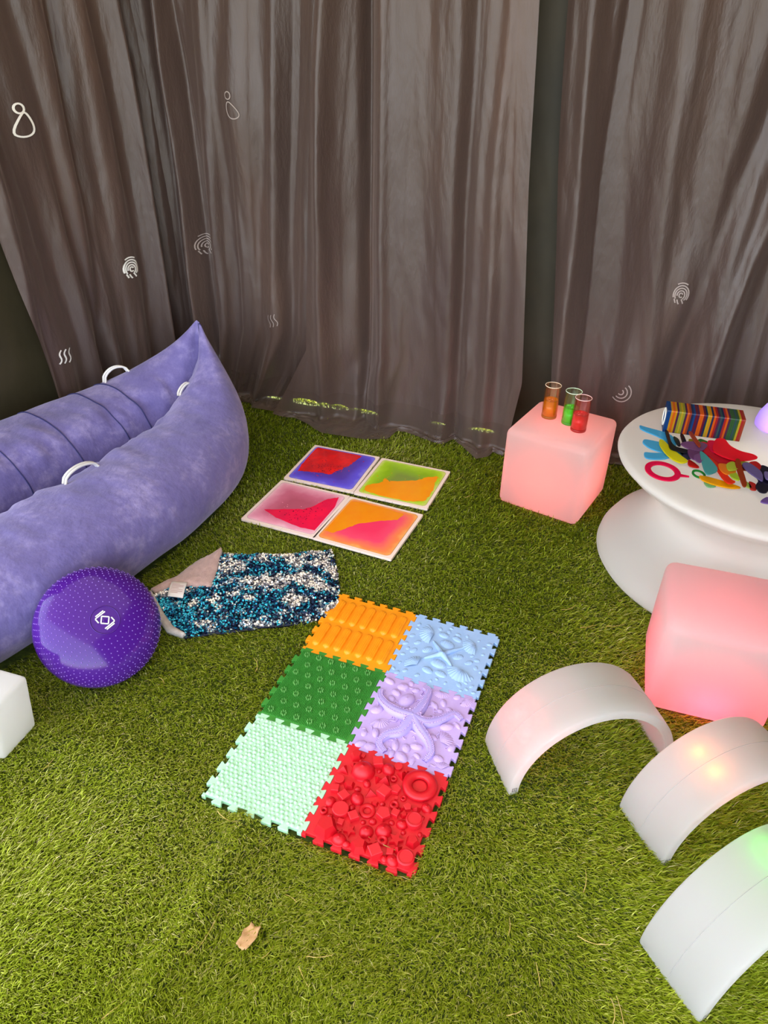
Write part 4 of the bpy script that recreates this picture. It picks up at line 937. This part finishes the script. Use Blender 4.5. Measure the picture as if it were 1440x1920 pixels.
# ---------------------------------------------------------------- on the table: a row of colour cards
PAL = {'blue': '#1d4f92', 'orange': '#f0701c', 'amber': '#e8a41e', 'yellow': '#d5b829', 'lime': '#a8a83a', 'purple': '#5c2a52', 'maroon': '#7c2036', 'red': '#c22a28', 'navy': '#28365e', 'green': '#3c6b3a', 'teal': '#3b5d60', 'brick': '#b4472c'}
seqc = ['blue', 'blue', 'amber', 'orange', 'amber', 'purple', 'lime', 'yellow', 'lime', 'purple', 'orange', 'brick', 'navy', 'blue', 'maroon', 'purple', 'orange', 'orange', 'maroon', 'navy', 'yellow', 'amber', 'navy', 'orange', 'red', 'purple', 'teal', 'navy', 'red', 'orange', 'purple', 'green', 'green', 'teal', 'green', 'yellow', 'red', 'brick']
ORD = ['first', 'second', 'third', 'fourth', 'fifth', 'sixth', 'seventh', 'eighth', 'ninth', 'tenth', 'eleventh', 'twelfth', 'thirteenth', 'fourteenth', 'fifteenth', 'sixteenth', 'seventeenth', 'eighteenth', 'nineteenth', 'twentieth']
def acryl(name, c): return mat(name, c, .18, .5, translucent=.55)
cmats = {k: acryl(k+' card plastic', S(v)) for k, v in PAL.items()}
nC = len(seqc); CL, CW = .229, .076; th = CL/nC
ca_, sa_ = math.cos(-.276), math.sin(-.276)
def card_mesh():
    """thin square card, rounded corners, round window recess on both faces"""
    P = rsq(CW/2, .004, 3); q = .0007; n_ = len(P); hole = [(.020*math.cos(math.atan2(y, x)), .020*math.sin(math.atan2(y, x))) for x, y in P]
    V = []
    for ring, z in ((hole, q+.0008), (hole, 0), (P, 0), (P, th-.0003), (hole, th-.0003), (hole, th-.0003-.0008-q)):
        V += [(z, y, x+CW/2) for x, y in ring]
    F = grid_faces(6, n_, True); F.append(tuple(range(n_))); F.append(tuple(5*n_+k for k in range(n_))[::-1]); return V, F
V, F = card_mesh(); cm = {}
for k, c in enumerate(seqc):
    if c not in cm:
        me = bpy.data.meshes.new('colour_card'); me.from_pydata(V, [], F); me.materials.append(cmats[c]); cm[c] = me
    o = bpy.data.objects.new('colour_card', cm[c]); COL.objects.link(o)
    s_ = th*k; lx = .886+ca_*s_-sa_*CW/2; ly = 2.025+sa_*s_+ca_*CW/2
    o.location = (lx, ly, .4005); o.rotation_euler = (0, 0, -.276)
    if k < nC//2: lab = f'{c} plastic card, {ORD[k]} from the blue end of the card row'
    else: lab = f'{c} plastic card, {ORD[nC-1-k]} from the brick red end of the card row'
    tag(o, lab, 'card', 'row of colour cards on the white table')
    if k == 0:
        parts = [tube([(-.0004, .026*math.cos(a), CW/2+.026*math.sin(a)) for a in np.linspace(0, 2*PI, 30, endpoint=False)], .003, 6, True)]
        Vr, Fr = join(parts); mesh('printed_ring', Vr, Fr, m_ink, o, True)['label'] = 'white ring on the end card'

# coloured plastic letters and shapes heaped on the table
POLYS = [('light blue plastic letter W', [(0.828, 2.031), (0.837, 2.022), (0.883, 1.991), (0.889, 1.96), (0.871, 1.911), (0.844, 1.872), (0.794, 1.871), (0.799, 1.902), (0.816, 1.898), (0.843, 1.898), (0.817, 1.918), (0.809, 1.945), (0.818, 1.961), (0.834, 1.955), (0.856, 1.944), (0.863, 1.956), (0.854, 1.975), (0.824, 2.009)]),
('black K', [(0.888, 1.985), (0.895, 1.979), (0.882, 1.923), (0.884, 1.9), (0.903, 1.888), (0.918, 1.883), (0.908, 1.871), (0.887, 1.876), (0.868, 1.89), (0.877, 1.929)]),
('black bar', [(0.922, 1.97), (0.931, 1.971), (0.923, 1.919), (0.913, 1.915)]),
('black arc', [(0.901, 1.967), (0.91, 1.952), (0.904, 1.918), (0.896, 1.918)]),
('yellow leaf', [(0.854, 1.929), (0.862, 1.926), (0.868, 1.884), (0.877, 1.853), (0.885, 1.831), (0.866, 1.822), (0.852, 1.838), (0.846, 1.869), (0.846, 1.904)]),
('teal', [(0.869, 1.887), (0.882, 1.885), (0.897, 1.871), (0.88, 1.856), (0.868, 1.867)]),
('navy', [(0.891, 1.871), (0.915, 1.868), (0.908, 1.842), (0.894, 1.839)]),
('mauve1', [(0.909, 1.906), (0.929, 1.916), (0.957, 1.914), (0.97, 1.902), (0.945, 1.872), (0.927, 1.877), (0.914, 1.889)]),
('mauve2', [(0.911, 1.865), (0.93, 1.872), (0.939, 1.849), (0.928, 1.826), (0.91, 1.815), (0.903, 1.826)]),
('mauve3', [(0.914, 1.826), (0.934, 1.835), (0.931, 1.81), (0.913, 1.79), (0.908, 1.809)]),
('terracotta', [(0.951, 1.974), (0.958, 1.972), (0.953, 1.902), (0.944, 1.892), (0.947, 1.95)]),
('green oval', [(0.973, 1.95), (0.986, 1.961), (1.001, 1.94), (0.993, 1.924), (0.976, 1.927)]),
('olive', [(0.945, 1.953), (0.968, 1.944), (0.963, 1.923), (0.943, 1.922)]),
('crimson1', [(0.953, 1.896), (0.977, 1.908), (0.99, 1.868), (1.009, 1.817), (1.022, 1.796), (0.995, 1.795), (0.964, 1.827), (0.948, 1.866)]),
('crimson2', [(0.97, 1.902), (0.987, 1.903), (0.997, 1.856), (1.036, 1.81), (1.009, 1.79), (0.978, 1.822), (0.965, 1.867)]),
('pink', [(0.992, 1.924), (1.011, 1.921), (1.014, 1.897), (0.995, 1.862), (0.981, 1.873)]),
('red butterfly', [(1.023, 1.915), (1.042, 1.915), (1.04, 1.881), (1.053, 1.858), (1.076, 1.847), (1.08, 1.831), (1.054, 1.82), (1.026, 1.818), (1.005, 1.834), (0.994, 1.856), (1.005, 1.885)]),
('red2', [(0.946, 1.81), (0.964, 1.8), (0.989, 1.795), (0.992, 1.773), (0.966, 1.757), (0.954, 1.772)]),
('redorange', [(0.955, 1.805), (0.963, 1.789), (0.965, 1.754), (0.966, 1.71), (0.973, 1.701), (0.954, 1.692), (0.95, 1.715), (0.953, 1.757)]),
('tealtri', [(0.933, 1.832), (0.941, 1.824), (0.948, 1.754), (0.915, 1.734), (0.915, 1.755)]),
('yellowtri', [(0.908, 1.732), (0.938, 1.717), (0.98, 1.683), (0.954, 1.68), (0.924, 1.694), (0.907, 1.711)]),
('greendrop', [(0.905, 1.711), (0.925, 1.704), (0.925, 1.69), (0.905, 1.686)]),
('orange', [(0.966, 1.773), (0.989, 1.768), (0.993, 1.737), (0.965, 1.726), (0.96, 1.746)]),
('lime', [(0.977, 1.736), (0.994, 1.737), (0.986, 1.691), (0.973, 1.701)]),
('limetop', [(1.03, 1.802), (1.049, 1.809), (1.061, 1.796), (1.035, 1.772), (1.024, 1.78)]),
('ygreen', [(0.984, 1.768), (1.006, 1.782), (1.004, 1.747), (0.978, 1.739)]),
('brownV', [(1.017, 1.782), (1.024, 1.78), (1.018, 1.758), (1.0, 1.681), (0.988, 1.675), (0.999, 1.727), (1.007, 1.763)]),
('brownarc', [(1.019, 1.769), (1.049, 1.781), (1.056, 1.762), (1.054, 1.728), (1.035, 1.756), (1.016, 1.748)]),
('redround', [(1.059, 1.786), (1.077, 1.791), (1.08, 1.771), (1.063, 1.746), (1.055, 1.765)]),
('lilacU', [(1.032, 1.764), (1.049, 1.765), (1.059, 1.728), (1.046, 1.692), (1.041, 1.702), (1.031, 1.733)]),
('dark', [(1.072, 1.755), (1.088, 1.767), (1.098, 1.753), (1.088, 1.729), (1.072, 1.721), (1.071, 1.688), (1.043, 1.648), (1.029, 1.65), (1.031, 1.675), (1.05, 1.698), (1.052, 1.731)]),
('lilac', [(1.073, 1.726), (1.084, 1.721), (1.074, 1.688), (1.062, 1.693)]),
('redlow', [(1.023, 1.699), (1.034, 1.685), (1.025, 1.662), (1.012, 1.664)]),
('limelow', [(1.01, 1.709), (1.018, 1.689), (1.013, 1.669), (1.002, 1.684)]),
('purpletri', [(1.019, 1.612), (1.047, 1.634), (1.039, 1.604)]),
('redcorner', [(0.901, 1.828), (0.909, 1.812), (0.914, 1.789), (0.89, 1.797)]),
]
META = {
 'light blue plastic letter W': ('letter_piece', 'light blue W-shaped piece with three prongs pointing left', '#58bfe8', 0),
 'black K': ('letter_piece', 'black angular piece lying over the light blue W', '#1a1c24', 3), 'black bar': ('letter_piece', 'short black bar right of the black angular piece', '#1b1b22', 3),
 'black arc': ('letter_piece', 'small curved black piece between two black bars', '#22242a', 2), 'yellow leaf': ('leaf_piece', 'bright yellow leaf piece at the front left of the heap', '#e3dc18', 2),
 'teal': ('letter_piece', 'small teal piece beside the yellow leaf', '#5fb0c0', 1), 'navy': ('letter_piece', 'small navy piece under the mauve petals', '#4a4a66', 1),
 'mauve1': ('petal_piece', 'mauve petal topmost of three, by the terracotta bar', '#8a5a8c', 4), 'mauve2': ('petal_piece', 'mauve petal in the middle of three', '#7c4d80', 4), 'mauve3': ('petal_piece', 'mauve petal lowest of three, beside the teal triangle', '#8a5c92', 5),
 'terracotta': ('letter_piece', 'narrow terracotta bar at the back of the heap', '#b04a2c', 5), 'green oval': ('petal_piece', 'dark green oval at the back of the heap', '#2f7a30', 1),
 'olive': ('petal_piece', 'olive yellow piece behind the mauve petal', '#b3a63a', 2), 'crimson1': ('petal_piece', 'long dark crimson petal under the red shapes', '#b01428', 2), 'crimson2': ('petal_piece', 'crimson petal with pale edge under the red butterfly', '#d8283c', 3),
 'pink': ('petal_piece', 'raspberry pink square piece beside the red butterfly', '#e01c50', 4), 'red butterfly': ('letter_piece', 'large bright red butterfly-like piece on top of the heap', '#f01c34', 5),
 'red2': ('petal_piece', 'red piece just right of the teal triangle', '#d41f2c', 3), 'redorange': ('letter_piece', 'long orange red wedge below the crimson petals', '#e83a1c', 4),
 'tealtri': ('letter_piece', 'teal triangle with yellow edge near the green ring', '#5aaeb0', 5), 'yellowtri': ('letter_piece', 'golden yellow wedge at the front edge of the heap', '#f2b60c', 1), 'greendrop': ('petal_piece', 'pale green drop under the golden wedge', '#8cc48c', 0),
 'orange': ('petal_piece', 'orange petal right of the orange red wedge', '#f0902a', 5), 'lime': ('petal_piece', 'lime petal pointing to the front, beside the brown bar', '#b8d23c', 5), 'limetop': ('petal_piece', 'lime green petal right behind the brown arc', '#a8d04a', 3),
 'ygreen': ('petal_piece', 'yellow green petal above the orange petal', '#c0cc40', 6), 'brownV': ('letter_piece', 'long brown bar slanting to the front of the heap', '#a4401c', 6), 'brownarc': ('letter_piece', 'curved brown piece above the lilac loop', '#94381c', 4),
 'redround': ('petal_piece', 'round red piece behind the lilac loop', '#cc2424', 5), 'lilacU': ('letter_piece', 'lilac edged dark loop on the right of the heap', '#7a6aa0', 6), 'dark': ('letter_piece', 'large near black lobed piece at the right end of the heap', '#1e1a30', 4),
 'lilac': ('petal_piece', 'small lilac piece on the near black lobed piece', '#8f7fb8', 6), 'redlow': ('petal_piece', 'red piece under the lilac loop at the front', '#c83a2c', 2), 'limelow': ('petal_piece', 'small lime piece right of the brown bar', '#b5c860', 2),
 'purpletri': ('petal_piece', 'purple triangle alone at the table front edge', '#8a68b0', 0), 'redcorner': ('petal_piece', 'small red corner peeking out under the mauve petals', '#d02a20', 1)}
m_edge = acryl('pale cut edge', (.8, .72, .72))
for nm, poly in POLYS:
    name, lab, c, lev = META[nm]
    poly = [tuple(p) for p in poly]; cx = sum(p[0] for p in poly)/len(poly); cy = sum(p[1] for p in poly)/len(poly)
    P = smooth_poly(smooth_poly([(x-cx, y-cy) for x, y in poly], 1, .2), 1, .25)
    if area(P) < 0: P.reverse()
    P = [(x*1.42, y*1.42) for x, y in P]
    z = .4008+.0042*lev; V, F = prism(P, 0, .0036)
    o = mesh(name, V, F, acryl(nm+' plastic', S(c)))
    if lev > 2: o.rotation_euler = (ns(cx*40, cy*40)*.10, ns(cx*30, cy*50)*.10, 0)
    o.location = (cx, cy, z); tag(o, lab+', on the white table', 'plastic piece', 'plastic letters and shapes heaped on the table')
def ring_piece(label, name, cx, cy, rx, ry, rot, w, c, tail=None):
    n_ = 48; V = []; c_, s_ = math.cos(rot), math.sin(rot)
    for k in range(n_):
        a = 2*PI*k/n_
        for rr_, z in ((1, 0), (1, .0036), (w, .0036), (w, 0)):
            x, y = rx*rr_*math.cos(a), ry*rr_*math.sin(a); V.append((x*c_-y*s_, x*s_+y*c_, z))
    parts = [(V, grid_faces(n_, 4, True, True))]
    if tail:
        (x0, y0), (x1, y1) = tail; d = Vector((x1-x0, y1-y0)).normalized(); q = (-d.y*.008, d.x*.008)
        P = [(x0+q[0], y0+q[1]), (x0-q[0], y0-q[1]), (x1-q[0]*.3, y1-q[1]*.3), (x1+q[0]*.3, y1+q[1]*.3)]
        if area(P) < 0: P.reverse()
        parts.append(prism(P, .0002, .0034))
    V, F = join(parts); o = mesh(name, V, F, acryl(label[:10]+' plastic', S(c)), None, False); o.location = (cx, cy, .4008)
    tag(o, label, 'plastic piece', 'plastic letters and shapes heaped on the table')
ring_piece('magenta Q-shaped ring lying apart on the white table', 'letter_piece', .805, 1.771, .049, .056, .0, .66, '#f00c5a', ((.036, -.022), (.066, -.030)))
ring_piece('small green ring in front of the teal triangle on the table', 'ring_piece', .904, 1.756, .018, .024, .0, .70, '#2a9a3a')
# glowing lavender lamp at the right picture edge
t = thing('dome_lamp', 'lavender glowing dome lamp behind the heap on the white table', 'lamp', (1.268, 2.065, .4005))
V, F = lathe([(0, .0), (.06, 0), (.066, .006), (.067, .02), (.062, .045), (.05, .07), (.03, .088), (.012, .095), (0, .096)], 40)
mesh('shade', V, F, glow_plastic('lavender lamp plastic', S('#e4def2'), (.75, .65, .95)), t, True)
point_light('bulb', (-.02, -.03, .018), (.35, .12, 1), .06, .01, t)

# ---------------------------------------------------------------- straw and a dry leaf on the turf
m_str = mat('dry straw', S('#d6bd72'), .7, .2, S('#b99c54'), 80)
STRAW = [(-.35, 1.369, 1.9, .055, .6), (-.323, .675, 1.2, .075, .15), (-.107, .631, .1, .05, .2), (-.455, .537, .75, .045, .05), (-.346, .642, .9, .03, .1), (-.133, .595, -1.0, .04, .1), (.414, .778, 1.3, .05, .3), (.251, .693, 1.4, .035, .3), (.24, .545, .3, .03, .2), (.409, .551, 1.4, .05, .6), (.428, .551, 1.6, .05, .1), (.604, 1.537, .3, .06, .2), (.683, 1.543, .2, .06, .25), (-.206, .639, .9, .03, .3), (-.227, .585, 2.2, .03, .1), (-.327, .908, -.4, .06, .5), (.291, 2.386, 1.0, .07, .5), (.032, .84, -.4, .12, .1), (-.174, .738, 2.6, .03, .3), (.293, .609, 1.6, .04, .1), (.41, .671, -.2, .06, .4), (-.774, 1.038, 1.2, .035, .1), (-.586, 1.307, 2.4, .03, .4), (.32, 2.25, .8, .05, .3), (.56, 1.62, .5, .06, .5)]
STRAW_LABEL = ['curled straw on the grass between the purple cushion and the green mat', 'long straw on the grass just left of the dry leaf', 'short straw on the grass right of the dry leaf', 'straight straw on the grass at the bottom left of the picture', 'tiny straw on the grass left of the long straw near the leaf', 'slanting straw on the grass below and right of the dry leaf', 'curved straw on the grass in front of the orange lit arch foot', 'small bent straw on the grass left of the green lit arch', 'tiny straw at the bottom edge of the picture, middle right', 'hooked straw at the bottom edge left of the green lit arch', 'straight straw beside the hooked straw left of the green lit arch', 'straw on the grass between the table base and the light blue mat', 'straw on the grass closest to the base of the white table', 'tiny straw on the grass right above the dry leaf', 'tiny straw on the grass right below the dry leaf', 'curled straw at the front left corner of the mint mat', 'curved straw on the grass between the gel tiles and salmon cube', 'long thin straw on the grass in front of the red mat', 'small straw on the grass above and right of the dry leaf', 'short straight straw on the grass at lower right, before the arches', 'bent straw on the grass near the left foot of the green lit arch', 'short straw on the grass beside the white block', 'small curled straw on the grass in front of the purple cushion', 'short straw on the grass beside the lime gel tile', 'curved straw on the grass left of the table base, below the salmon cube']
for k, (x, y, a, L, cv) in enumerate(STRAW):
    pts = []; px_, py_ = 0., 0.; aa = a-cv; hz = float(turf_h(np.array([x]), np.array([y]))[0])-.006
    for q in range(9):
        pts.append((px_-L/2*math.cos(a), py_-L/2*math.sin(a), .0165+.003*ns(k*3., q*.5))); px_ += L/8*math.cos(aa); py_ += L/8*math.sin(aa); aa += cv*2/8
    V, F = tube(pts, [.0011*(1-.5*q/8) for q in range(9)], 5); o = mesh('straw', V, F, m_str, None, True); o.location = (x, y, hz)
    tag(o, STRAW_LABEL[k], 'straw', 'bits of dry straw scattered on the grass')
V = []; nl = 9
for i in range(nl):
    for j in range(nl):
        u, v = i/(nl-1)-.5, j/(nl-1)-.5; k = 1+.25*ns(u*4, v*4, 6)
        V.append((u*.028*k*(1-.5*abs(v)), v*.046*k, .004+.005*u*u*4+.005*ns(u*3, v*3, 1)))
o = mesh('dry_leaf', V, grid_faces(nl, nl), mat('dry leaf', S('#d2a878'), .8, .2, S('#b98d5e'), 60), None, True); o.location = (-.244, .662, .012); o.rotation_euler = (0, 0, -.5)
sm = o.modifiers.new('thickness', 'SOLIDIFY'); sm.thickness = .0012
tag(o, 'crumpled tan dry leaf lying alone on the grass in the foreground', 'leaf')
